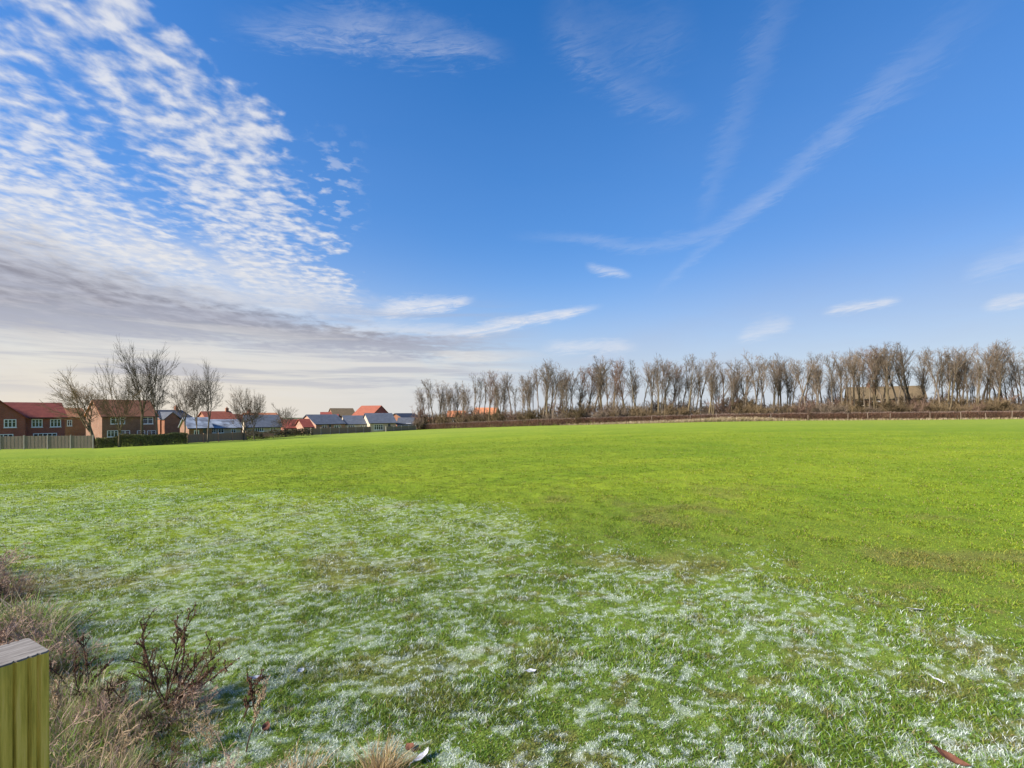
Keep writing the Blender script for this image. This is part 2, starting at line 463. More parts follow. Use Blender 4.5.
# ------------------------------------------------------------------ foreground: post, dead shrub, stalks, tufts, leaves
def make_post():
    m, nt, out = nodes('treated_timber')
    tc = nt.nodes.new('ShaderNodeTexCoord')
    f = noise_fac(nt, 11, 7, 'Object', (7, 7, .30), .72)
    c = ramp(nt, [(.30, (.17, .15, .025)), (.42, (.50, .38, .05)), (.54, (.74, .56, .09)), (.66, (.84, .62, .16)), (.76, (.60, .36, .09))], f)
    g = noise_fac(nt, 5, 5, 'Object', (1.5, 1.5, .6))
    mx = nt.nodes.new('ShaderNodeMix'); mx.data_type = 'RGBA'
    mr = nt.nodes.new('ShaderNodeMapRange'); mr.inputs[1].default_value = .5; mr.inputs[2].default_value = .68; mr.inputs[4].default_value = .55
    nt.links.new(g, mr.inputs[0]); nt.links.new(mr.outputs[0], mx.inputs[0]); nt.links.new(c, mx.inputs[6]); mx.inputs[7].default_value = (.27, .33, .06, 1)
    bsdf(nt, out, mx.outputs[2], .85, f, .004)
    # weathered end grain: rings
    m2, nt2, out2 = nodes('end_grain')
    fg = noise_fac(nt2, 14, 6, 'Object', (1.2, 9, 1), .7)
    bsdf(nt2, out2, ramp(nt2, [(.3, (.09, .08, .07)), (.5, (.20, .18, .16)), (.7, (.31, .285, .26))], fg), .95, fg, .002)
    # corners measured on the photograph: right front (-.873,.926), back (-.968,.98)
    A = Vector((-.873, .926)); B = Vector((-.968, .980))
    e = (B - A).normalized(); nrm = Vector((-e.y, e.x))   # towards the near end of the face
    if nrm.y > 0: nrm = -nrm
    s = .106
    cen = A + e * s / 2 + nrm * s / 2
    ang = atan2(-nrm.y, -nrm.x)
    base = gz(cen.x, cen.y) - .25
    top = EYE - .45
    root = empty('timber_post', (cen.x, cen.y, base), ang)
    tag(root, 'square green stained timber post with grooved face at the lower left corner', 'post')
    H = top - base
    h = s / 2
    # profile with three shallow V grooves on the two faces along local y = -h and +h
    def face_pts(sign):
        p = []
        for gx in (-.038, -.020, .004, .024, .037):
            p += [(gx - .0035, sign * h), (gx, sign * (h - .0045)), (gx + .0035, sign * h)]
        return p
    b = .004
    prof = [(-h + b, -h)] + face_pts(-1) + [(h - b, -h), (h, -h + b), (h, h - b), (h - b, h)] + face_pts(1)[::-1] + [(-h + b, h), (-h, h - b), (-h, -h + b)]
    mb = MB()
    n = len(prof); lv = [0, H * .3, H * .6, H * .85, H - .003]
    rr = random.Random(3)
    for i, z in enumerate(lv):
        mb.v += [(x + rr.uniform(-.0006, .0006), y + rr.uniform(-.0006, .0006), z) for x, y in prof]
    for i in range(len(lv) - 1):
        for k in range(n):
            k2 = (k + 1) % n
            mb.f.append((i * n + k, i * n + k2, (i + 1) * n + k2, (i + 1) * n + k))
    mb.f.append(tuple(reversed(range(n))))
    mb.build('shaft', m, root)
    cap = MB(); t = list(prof)
    cap.v += [(x, y, H - .003) for x, y in t] + [(x * .985, y * .985, H) for x, y in t]
    for k in range(n): cap.f.append((k, (k + 1) % n, n + (k + 1) % n, n + k))
    cap.f.append(tuple(n + k for k in range(n)))
    cap.build('end_grain', m2, root)
make_post()

def rotv(d, ang, az):
    """tilt direction d by ang, around azimuth az"""
    a = Vector((0, 0, 1)) if abs(d.z) < .9 else Vector((1, 0, 0))
    e1 = d.cross(a).normalized(); e2 = d.cross(e1)
    return (d * cos(ang) + (e1 * cos(az) + e2 * sin(az)) * sin(ang)).normalized()

def limb(rr, p, d, L, n, wob, trop):
    pts = [p.copy()]; dd = d.copy()
    for i in range(n):
        dd = (dd + Vector((rr.gauss(0, wob), rr.gauss(0, wob), rr.gauss(0, wob) + trop))).normalized()
        pts.append(pts[-1] + dd * (L / n))
    return pts

def along(pts, t):
    k = t * (len(pts) - 1); i = min(int(k), len(pts) - 2); f = k - i
    return pts[i].lerp(pts[i + 1], f), (pts[i + 1] - pts[i]).normalized()

def blob(mb, c, r, rr, sx=1, sz=1):
    n0 = len(mb.v)
    for d in ((1, 0, 0), (-1, 0, 0), (0, 1, 0), (0, -1, 0), (0, 0, 1), (0, 0, -1)):
        k = r * rr.uniform(.6, 1.3)
        mb.v.append((c.x + d[0] * k * sx, c.y + d[1] * k * sx, c.z + d[2] * k * sz))
    for f in ((0, 2, 4), (2, 1, 4), (1, 3, 4), (3, 0, 4), (2, 0, 5), (1, 2, 5), (3, 1, 5), (0, 3, 5)):
        mb.f.append(tuple(n0 + i for i in f))

M['stem_dead'] = mottled('stem_dead', [(.3, (.055, .035, .022)), (.7, (.13, .08, .045))], 30, .95)
M['seed_red'] = mottled('seed_red', [(.3, (.075, .028, .02)), (.7, (.17, .075, .045))], 60, .95)
M['stem_tan'] = mottled('stem_tan', [(.3, (.30, .21, .12)), (.7, (.48, .36, .23))], 30, .95)

def dead_shrub(x, y, H, spread, ns, seed, label, lean=0.0):
    rr = random.Random(seed)
    root = empty('dead_shrub', (x, y, gz(x, y) - .01))
    tag(root, label, 'shrub')
    st, sd = MB(), MB()
    for i in range(ns):
        az = lean + (i - (ns - 1) / 2) / max(ns, 1) * 2.6 + rr.uniform(-.3, .3)
        d = Vector((sin(az) * spread * rr.uniform(.6, 1.25) + (.35 if ns > 5 else 0), rr.uniform(-.3, .3) * spread, 1)).normalized()
        L = H * rr.uniform(.75, 1.12)
        pts = limb(rr, Vector((rr.uniform(-.04, .04), rr.uniform(-.04, .04), 0)), d, L, 9, .07, .02)
        st.tube(pts, [.0060 - .0044 * k / 9 for k in range(10)], 5)
        for k in range(11):
            t = rr.uniform(.18, .95); p, dd = along(pts, t)
            d2 = rotv(dd, rr.uniform(.4, .9), rr.uniform(0, 6.28)); l2 = L * rr.uniform(.10, .34) * (1.1 - t * .6)
            q = limb(rr, p, d2, l2, 5, .12, .06)
            st.tube(q, [.004 - .0024 * j / 5 for j in range(6)], 4)
            for j in range(3):
                p3, d3 = along(q, rr.uniform(.3, .95))
                q3 = limb(rr, p3, rotv(d3, rr.uniform(.4, .8), rr.uniform(0, 6.28)), l2 * .4, 3, .1, .05)
                st.tube(q3, [.0025, .002, .0017, .0014], 3)
            for j in range(9):
                pb, _ = along(q, rr.uniform(.25, 1)); blob(sd, pb + Vector((rr.gauss(0, .004), rr.gauss(0, .004), rr.gauss(0, .004))), rr.uniform(.002, .0048), rr, 1, 1.3)
        for k in range(34):
            t = rr.uniform(.45, 1); pb, _ = along(pts, t)
            blob(sd, pb + Vector((rr.gauss(0, .006), rr.gauss(0, .006), rr.gauss(0, .006))), rr.uniform(.0025, .006), rr, 1, 1.4)
    st.build('stems', M['stem_dead'], root, recalc=False)
    sd.build('seed_heads', M['seed_red'], root, recalc=False)
    return root

dead_shrub(-2.08, 2.98, .60, 1.2, 9, 4, 'dark red brown leafless shrub with seed heads standing right of the timber post', .12)
dead_shrub(-2.75, 3.12, .34, .6, 4, 9, 'small dark leafless weed just behind the grey top of the timber post', -.2)
dead_shrub(-1.52, 2.86, .30, .5, 2, 15, 'thin two stemmed dark dead weed at the right edge of the weeds', .3)

def seed_stalk(x, y, H, seed, label):
    rr = random.Random(seed)
    root = empty('dead_flower_stalk', (x, y, gz(x, y) - .01)); tag(root, label, 'dead stalk')
    pts = limb(rr, Vector((0, 0, 0)), Vector((.12, .05, 1)), H, 10, .05, .03)
    st, pl = MB(), MB()
    st.tube(pts, [.0042 - .0025 * k / 10 for k in range(11)], 5)
    for k in range(26):
        t = rr.uniform(.45, 1); p, d = along(pts, t)
        q = limb(rr, p, rotv(d, rr.uniform(.3, .8), rr.uniform(0, 6.28)), H * .16 * rr.uniform(.4, 1), 3, .15, .05)
        pl.tube(q, [.0022, .0018, .0014, .001], 3)
        for j in range(10):
            pb, _ = along(q, rr.uniform(.1, 1)); blob(pl, pb + Vector((rr.gauss(0, .005), rr.gauss(0, .005), rr.gauss(0, .005))), rr.uniform(.002, .005), rr, 1, 1.5)
    st.build('stem', M['stem_dead'], root, recalc=False); pl.build('seed_plume', M['stem_tan'], root, recalc=False)
# twiggy dead weeds in the tangle
def weed_proto(seed, mat, H, n):
    rr = random.Random(seed); root = empty('dead_weed'); mb = MB()
    for i in range(n):
        a = rr.uniform(0, 6.28); d = Vector((cos(a) * rr.uniform(.1, .8), sin(a) * rr.uniform(.1, .8), 1)).normalized()
        L = H * rr.uniform(.6, 1.1)
        q = limb(rr, Vector((rr.gauss(0, .05), rr.gauss(0, .05), -.02)), d, L, 6, .12, -.02)
        mb.tube(q, [.0032 - .0003 * j for j in range(7)], 4)
        for k in range(9):
            p, dd = along(q, rr.uniform(.2, .98)); l2 = L * rr.uniform(.15, .4)
            q2 = limb(rr, p, rotv(dd, rr.uniform(.4, 1.1), rr.uniform(0, 6.28)), l2, 4, .16, .0)
            mb.tube(q2, [.0022, .002, .0017, .0014, .0011], 3)
            for j in range(4):
                p3, d3 = along(q2, rr.uniform(.2, .98)); q3 = limb(rr, p3, rotv(d3, rr.uniform(.4, 1.1), rr.uniform(0, 6.28)), l2 * .4, 2, .15, 0)
                mb.tube(q3, [.0017, .0014, .001], 3)
    mb.build('stems', mat, root, False, False); return root
M['stem_pink'] = mottled('stem_pink', [(.3, (.26, .17, .12)), (.7, (.46, .33, .25))], 30, .95)
_wp = [weed_proto(61, M['stem_pink'], .34, 9), weed_proto(62, M['stem_tan'], .30, 9), weed_proto(63, M['stem_dead'], .32, 7), weed_proto(64, M['stem_pink'], .26, 11)]
for i, (wx, wy, ws) in enumerate([(-2.5, 2.5, .8), (-2.0, 2.45, .7), (-2.9, 2.85, .9), (-3.4, 3.3, 1.0), (-3.9, 3.7, 1.1), (-4.4, 4.1, 1.2), (-4.9, 4.6, 1.3), (-5.4, 4.9, 1.4), (-5.9, 5.5, 1.4),
                                  (-4.0, 3.9, 1.0), (-1.7, 2.35, .6), (-2.3, 2.75, .8), (-3.2, 3.5, .9), (-2.7, 2.6, .8), (-1.9, 2.7, .7), (-5.1, 4.9, 1.2), (-3.6, 3.55, 1.1), (-2.1, 2.2, .8), (-4.6, 4.5, 1.1), (-6.3, 5.9, 1.5), (-1.35, 2.3, .55), (-1.6, 2.55, .6), (-2.25, 2.9, .9), (-1.85, 2.85, .8), (-2.0, 3.0, .7), (-1.1, 2.2, .5), (-2.5, 3.0, .8)]):
    o = _wp[i] if i < 4 else copy_tree(_wp[i % 4])
    o.location = (wx, wy, gz(wx, wy)); o.rotation_euler.z = i * 2.3; o.scale = (ws * 1.15, ws * 1.15, ws)
    tag(o, 'thin twiggy brown weed in the dead tangle along the left edge', 'weed', 'twiggy weeds in the tangle by the post')
seed_stalk(-1.36, 2.50, .36, 3, 'tall tan dead stalk with feathery plume right of the dark shrub')
seed_stalk(-2.55, 2.72, .30, 7, 'short tan feathery dead stalk left of the dark shrub')

def tussock(x, y, H, n, rad, label, pal):
    rx = rng.normal(0, rad, n); ry = rng.normal(0, rad, n)
    h = rng.uniform(.35, 1, n) * H; w = rng.uniform(.002, .0042, n)
    dist = np.hypot(rx, ry)
    la = np.arctan2(ry, rx) + rng.normal(0, .6, n); lm = h * np.clip(dist / rad * .35 + rng.uniform(.05, .5, n), .1, .95)
    lean = np.stack([np.cos(la) * lm, np.sin(la) * lm], 1)
    c = np.array(pal)[rng.integers(0, len(pal), n)] * rng.uniform(.7, 1.2, (n, 1))
    me = blades('straw_tussock', np.stack([rx, ry, np.zeros(n)], 1), h, w, lean, c, M['blade'])
    o = link('straw_tussock', me); o.location = (x, y, gz(x, y) - .01)
    tag(o, label, 'grass tussock'); return o
ST = [[.42, .29, .14], [.36, .25, .12], [.48, .36, .20], [.30, .21, .10]]
tussock(-.62, 2.30, .20, 420, .055, 'upright orange straw tussock at the bottom edge of the photo', ST)
tussock(-1.02, 2.30, .15, 260, .07, 'low pale straw tussock left of the upright orange one', ST)
tussock(-2.9, 3.0, .24, 380, .10, 'straw tussock close beside the timber post', [[.33, .25, .14], [.28, .2, .12], [.22, .17, .08]])
tussock(-4.1, 4.15, .34, 420, .16, 'pinkish brown tussock far along the weed strip', [[.30, .20, .15], [.26, .17, .13], [.36, .27, .18]])
tussock(-5.3, 5.1, .42, 520, .20, 'tallest brown tussock at the left edge of the photo', [[.28, .18, .13], [.22, .15, .10], [.36, .26, .17]])

M['leaf_brown'] = mottled('leaf_brown', [(.3, (.09, .035, .022)), (.7, (.17, .075, .045))], 60, .8)
M['leaf_pale'] = mottled('leaf_pale', [(.3, (.30, .31, .33)), (.7, (.62, .63, .66))], 60, .7)
M['leaf_grey'] = mottled('leaf_grey', [(.3, (.24, .24, .26)), (.7, (.55, .56, .60))], 60, .8)
def leaf(px, p, L, W, rz, mat, label, curl=.35, name='fallen_leaf', cat='leaf'):
    a = math.atan((px - 512) / FPX); s = float(np.interp(a, AZ, SL)) / cos(a)
    D = EYE / ((p - HY) / FPX - s)
    x, y = at(px, D)
    z = gz(x, y) + float(bump_z(np.array([x]), np.array([y]))[0]) + .020
    root = empty(name, (x, y, z), rz); tag(root, label, cat); root.rotation_euler = (rnd.uniform(-.4, .4), rnd.uniform(-.35, .35), rz)
    nx, ny = 8, 5; mb = MB()
    for side in (0, 1):
        for i in range(nx + 1):
            t = i / nx; wv = W * (sin(pi * t) ** .7) * (1 - .25 * t) + .0008
            for j in range(ny + 1):
                q = j / ny * 2 - 1
                mb.v.append(((t - .5) * L, q * wv / 2, curl * L * ((t - .5) ** 2 * 1.2 + abs(q) ** 2 * .25 * W / L) + .003 * sin(9 * t + 3 * q) - side * .0012))
    for side in (0, 1):
        o = side * (nx + 1) * (ny + 1)
        for i in range(nx):
            for j in range(ny):
                k = o + i * (ny + 1) + j
                f = (k, k + ny + 1, k + ny + 2, k + 1)
                mb.f.append(f if side else f[::-1])
    mb.build('blade', mat, root, True, False)
    st = MB(); st.tube([Vector((-L * .5, 0, curl * L * .3)), Vector((-L * .62, .004, curl * L * .36)), Vector((-L * .75, .002, curl * L * .2))], [.0016, .0013, .001], 4)
    st.build('stalk', mat, root)
leaf(256, 681, .085, .05, .4, M['leaf_grey'], 'grey curled leaf lying in frost right of the dark shrub', .6)
leaf(301, 672, .05, .04, 1.2, M['leaf_pale'], 'small pale frosted leaf lying further right than the grey curled one', .3)
leaf(531, 673, .075, .045, .3, M['leaf_pale'], 'white frosted leaf lying alone in the middle of the foreground grass', .25)
leaf(917, 614, .10, .05, -.2, M['leaf_pale'], 'white frosted leaf farthest away, near the right edge of the frost', .25)
leaf(938, 681, .07, .02, -.9, M['leaf_pale'], 'thin white sliver of leaf lying in grass at lower right', .2)
leaf(422, 763, .10, .055, .9, M['leaf_pale'], 'bluish white leaf at the bottom edge beside the straw tussock', .5)
leaf(410, 749, .07, .05, 2.2, M['leaf_brown'], 'rusty brown leaf beside the bluish white leaf', .4)
leaf(266, 729, .06, .045, 1.7, M['leaf_brown'], 'dark brown leaf at the foot of the tall tan stalk', .4)
leaf(950, 762, .14, .05, -.55, M['leaf_brown'], 'long reddish brown leaf in the bottom right corner', .5)

# ------------------------------------------------------------------ trees
def make_tree(seed, H, kind):
    """bare winter tree of height H; returns (trunk mesh builder, branch mesh builder)"""
    rr = random.Random(seed)
    tr, br = MB(), MB()
    def twigs(pts, L, lvl, dens, rmin):
        for k in range(dens):
            t = rr.uniform(.18, 1) ** .8
            p, d = along(pts, min(t, .99))
            d2 = rotv(d, rr.uniform(.35, .9), rr.uniform(0, 6.28))
            l = L * rr.uniform(.5, 1.1) * (1.15 - .45 * t)
            q = limb(rr, p, d2, l, 3, .07, .05)
            br.tube(q, [rmin * 1.25, rmin, rmin * .8, rmin * .55], 3, False)
            if lvl > 0: twigs(q, L * .58, lvl - 1, rr.choice((3, 4, 4, 5)), rmin * .8)
    if kind == 'belt':       # tall, upswept, several stems, crown fanning at the top
        ns = rr.choice((1, 1, 2, 2, 3))
        for s in range(ns):
            a = rr.uniform(0, 6.28); off = rr.uniform(0, .35) if ns > 1 else 0
            Hs = H * rr.uniform(.82, 1.0) if ns > 1 else H
            d = Vector((cos(a) * rr.uniform(.02, .16), sin(a) * rr.uniform(.02, .16), 1)).normalized()
            pts = limb(rr, Vector((cos(a) * off, sin(a) * off, -.2)), d, Hs * .86, 12, .035, .03)
            r0 = .0120 * H * (1 if ns > 1 else 1.35)
            tr.tube(pts, [max(.03, r0 * (1 - .075 * i)) for i in range(13)], 6)
            for k in range(17):
                t = rr.uniform(.30, .99) ** .7; p, dd = along(pts, t)
                d2 = rotv(dd, rr.uniform(.26, .62), rr.uniform(0, 6.28)); L = H * rr.uniform(.13, .26) * (1.15 - .5 * abs(t - .6))
                q = limb(rr, p, d2, L, 6, .045, .07)
                rb = r0 * .36 * (1.1 - .6 * t)
                br.tube(q, [max(.022, rb * (1 - .13 * i)) for i in range(7)], 4, False)
                twigs(q, L * .46, 1, 7, .0135)
    else:                    # open grown: short bole then spreading forks
        lean = {'lean': (-.30, 0), 'round': (rr.uniform(-.05, .05), 0), 'tall': (rr.uniform(-.04, .04), 0)}[kind]
        bole = {'lean': .30, 'round': .22, 'tall': .34}[kind]
        d = Vector((lean[0], lean[1], 1)).normalized()
        pts = limb(rr, Vector((0, 0, -.2)), d, H * bole, 6, .03, .02)
        r0 = .0135 * H
        tr.tube(pts, [r0 * (1.25 - .07 * i) for i in range(7)], 8)
        drift = Vector((-.17, 0, .03)) if kind == 'lean' else Vector((0, 0, .02))
        def fork(p, d, L, r, lvl):
            q = limb(rr, p, d, L, 6, .05, .015)
            (tr if lvl >= 4 else br).tube(q, [max(.0095 if kind == 'tall' else .0085, r * (1 - .09 * i)) for i in range(7)], 5 if lvl >= 3 else (4 if lvl == 2 else 3), False)
            if lvl == 0:
                return
            e, dd = q[-1], (q[-1] - q[-2]).normalized()
            n = 2 if lvl > 1 else 3
            for k in range(n):
                fork(e, (rotv(dd, rr.uniform(.16, .46), rr.uniform(0, 6.28)) + drift).normalized(), L * rr.uniform(.62, .88), r * .62, lvl - 1)
            for k in range({4: 3, 3: 2, 2: 2}.get(lvl, 2 if kind == 'round' else 3)):
                pp, dd = along(q, rr.uniform(.3, .97))
                fork(pp, (rotv(dd, rr.uniform(.45, .95), rr.uniform(0, 6.28)) + drift).normalized(), L * rr.uniform(.42, .66), r * .42, lvl - 1)
        n = {'lean': 5, 'round': 6, 'tall': 5}[kind]
        for k in range(n):
            t = 1 if k < 2 else rr.uniform(.55, 1)
            p, dd = along(pts, min(t, .999))
            up = {'lean': .5, 'round': .55, 'tall': .32}[kind]
            fork(p, (rotv(dd, up * rr.uniform(.4, 1.2), k * 6.28 / n + rr.uniform(-.4, .4)) + drift).normalized(), H * {'lean': .25, 'round': .24, 'tall': .25}[kind], r0 * .55, 4)
    return tr, br

def tree_proto(name, seed, H, kind, bark, twig):
    root = empty(name)
    tr, br = make_tree(seed, H, kind)
    # scale so that the top really is at H
    zs = [v[2] for v in br.v]; k = H / max(zs)
    tr.v = [(x * k, y * k, z * k) for x, y, z in tr.v]; br.v = [(x * k, y * k, z * k) for x, y, z in br.v]
    tr.build('trunk', M[bark], root, True, False)
    br.build('crown', M[twig], root, False, False)
    return root

# --- row of trees behind the hedge on the right
BELT_TOP = [(414, 396), (425, 386), (440, 382), (452, 387), (465, 380), (480, 377), (495, 374), (510, 373), (525, 369), (540, 361), (552, 363), (570, 368), (585, 364),
            (600, 361), (612, 358), (628, 362), (640, 360), (655, 354), (668, 364), (685, 358), (700, 355), (715, 357), (728, 355), (745, 354), (760, 351), (775, 350), (790, 360),
            (805, 357), (818, 354), (832, 358), (850, 353), (865, 346), (880, 347), (900, 346), (915, 341), (930, 350), (948, 349), (965, 347), (980, 345), (1000, 347), (1015, 344), (1040, 345)]
def belt_dist(px):
    return edge_dist(px) + 7
protos = []
specs = [(101, 'bark_olive', 'twig_brown'), (102, 'bark_grey', 'twig_grey'), (103, 'bark_olive', 'twig_brown'), (104, 'bark_grey', 'twig_brown'),
         (105, 'bark_olive', 'twig_brown'), (106, 'bark_grey', 'twig_brown'), (107, 'bark_olive', 'twig_grey'), (108, 'bark_grey', 'twig_brown'), (109, 'bark_olive', 'twig_red')]
for sd, b, t in specs:
    protos.append(tree_proto('bare_tree', sd, 14, 'belt', b, t))
used = set()
GB = 'trees in the long row behind the brown hedge'
LB = 'tall bare upswept tree in the close row behind the brown hedge'
px = 419.0; i = 0
special = {}
belt = []
while px < 1075:
    D = belt_dist(px) + rnd.uniform(-2.0, 5.5)
    x, y = at(px, D); zb = gz(x, y)
    top = float(np.interp(px, [a for a, _ in BELT_TOP], [b for _, b in BELT_TOP])) + rnd.uniform(-7, 5) + (12 if rnd.random() < .16 else 0)
    H = zrow(top, D) - zb
    k = rnd.randrange(len(protos))
    if k in used: o = copy_tree(protos[k])
    else: o = protos[k]; used.add(k)
    s = H / 14
    o.location = (x, y, zb); o.rotation_euler.z = rnd.uniform(0, 6.28); w = s * rnd.uniform(.80, 1.20); o.scale = (w, w, s)
    tag(o, LB, 'tree', GB)
    belt.append((px, o))
    px += rnd.uniform(3.4, 6.8) * (1.0 if px > 470 else .8)
    i += 1
for k in range(len(protos)):
    if k not in used:
        for ch in list(protos[k].children): bpy.data.objects.remove(ch)
        bpy.data.objects.remove(protos[k])
belt[0][1]['label'] = 'lowest bare tree at the left end of the long row, beside pale houses'
belt[-1][1]['label'] = 'bare tree at the far right end of the long row behind the hedge'
n915 = min(belt, key=lambda t: abs(t[0] - 915)); n915[1]['label'] = 'tallest wide crowned bare tree in the right part of the long row'
n915[1].scale = (n915[1].scale[0] * 1.15, n915[1].scale[1] * 1.15, (zrow(340, n915[1].location.y) - n915[1].location.z) / 14)

# --- scrub below the row
def make_shrub(seed, H, Wd, twig):
    rr = random.Random(seed); st, br = MB(), MB()
    for i in range(16):
        a = rr.uniform(0, 6.28); d = Vector((cos(a) * rr.uniform(.05, .75), sin(a) * rr.uniform(.05, .75), 1)).normalized()
        p0 = Vector((rr.gauss(0, Wd * .18), rr.gauss(0, Wd * .12), -.1))
        q = limb(rr, p0, d, H * rr.uniform(.6, 1.0), 6, .09, .03)
        st.tube(q, [.045 - .005 * j for j in range(7)], 4, False)
        for k in range(11):
            p, dd = along(q, rr.uniform(.1, .99)); q2 = limb(rr, p, rotv(dd, rr.uniform(.3, .9), rr.uniform(0, 6.28)), H * rr.uniform(.2, .42), 4, .12, .05)
            br.tube(q2, [.026, .022, .019, .016, .013], 3, False)
            for j in range(7):
                p3, d3 = along(q2, rr.uniform(.15, 1) * .99); q3 = limb(rr, p3, rotv(d3, rr.uniform(.3, .8), rr.uniform(0, 6.28)), H * rr.uniform(.08, .2), 2, .12, .03)
                br.tube(q3, [.019, .016, .012], 3, False)
    root = empty('bare_shrub')
    st.build('stems', M['bark_olive'], root, False, False); br.build('twigs', M[twig], root, False, False)
    return root
sproto = [make_shrub(201, 3.4, 3.6, 'twig_brown'), make_shrub(202, 3.4, 4.0, 'twig_olive'), make_shrub(203, 3.4, 3.8, 'twig_red'), make_shrub(204, 3.4, 4.2, 'twig_olive')]
sused = set()
GS = 'leafless shrubs under the long row of trees'
LSH = 'low leafless brown shrub in the thicket beneath the long row of trees'
px = 416.0
while px < 1070:
    for row in range(2):
        D = edge_dist(px) + (3.5 if row == 0 else 10) + rnd.uniform(-1, 1.5)
        x, y = at(px + rnd.uniform(-3, 3), D); zb = gz(x, y)
        H = rnd.uniform(2.6, 4.2) * (1.0 if row == 0 else 1.35)
        if row == 0 and 690 < px < 740: H *= .6
        k = rnd.randrange(4)
        if k in sused: o = copy_tree(sproto[k])
        else: o = sproto[k]; sused.add(k)
        o.location = (x, y, zb); o.rotation_euler.z = rnd.uniform(0, 6.28); s = H / 3.4; o.scale = (s * 1.1, s * 1.1, s)
        tag(o, LSH, 'shrub', GS)
    px += rnd.uniform(9, 14)

# --- single trees on the left
lt = []
def left_tree(kind, seed, px, D, top, label, twig='twig_grey', bark='bark_grey', wide=1.0, rz=0.0, name='bare_tree'):
    x, y = at(px, D); zb = gz(x, y); H = zrow(top, D) - zb
    o = tree_proto(name, seed, H, kind, bark, twig)
    o.location = (x, y, zb); o.rotation_euler.z = rz; o.scale = (wide, wide, 1)
    tag(o, label, 'tree', 'bare trees in front of the houses on the left')
    return o
left_tree('lean', 301, 97, 67, 366, 'bare tree leaning left over the end of the grey wooden fence', 'twig_olive', 'bark_olive', 1.35)
left_tree('round', 302, 119, 68, 352, 'bushy bare tree left of the tallest one, in front of the brown brick house', 'twig_olive', 'bark_olive', .72, 1.0)
left_tree('tall', 303, 141, 71, 336, 'tallest bare tree on the left, before the right end of the brown brick house', 'twig_grey', 'bark_olive', .85, .5)
left_tree('tall', 304, 157, 72, 349, 'bare tree close right of the tallest one, beside the brown brick house', 'twig_grey', 'bark_grey', .72, 2.5)
left_tree('tall', 305, 185, 77, 366, 'slender bare tree in front of the dark slate roof with orange brick', 'twig_grey', 'bark_grey', .75, 4.0)
left_tree('tall', 311, 197, 80, 371, 'thin bare tree between the slender one and the tall slim one', 'twig_grey', 'bark_grey', .62, 5.0)
left_tree('tall', 306, 208, 77, 357, 'tall slim bare tree in front of the frosted pale roof', 'twig_grey', 'bark_grey', .72, 1.2)
left_tree('round', 307, 244, 84, 384, 'bare tree before the red roof, left of the dark trunked one', 'twig_brown', 'bark_grey', .8, .2)
left_tree('round', 308, 254, 84, 387, 'dark trunked bare tree in front of the slate blue roof', 'twig_brown', 'bark_grey', .7, 3.3)
left_tree('round', 309, 285, 96, 402, 'small round bare tree left of the red brick cottage', 'twig_grey', 'bark_grey', .95, 2.2)

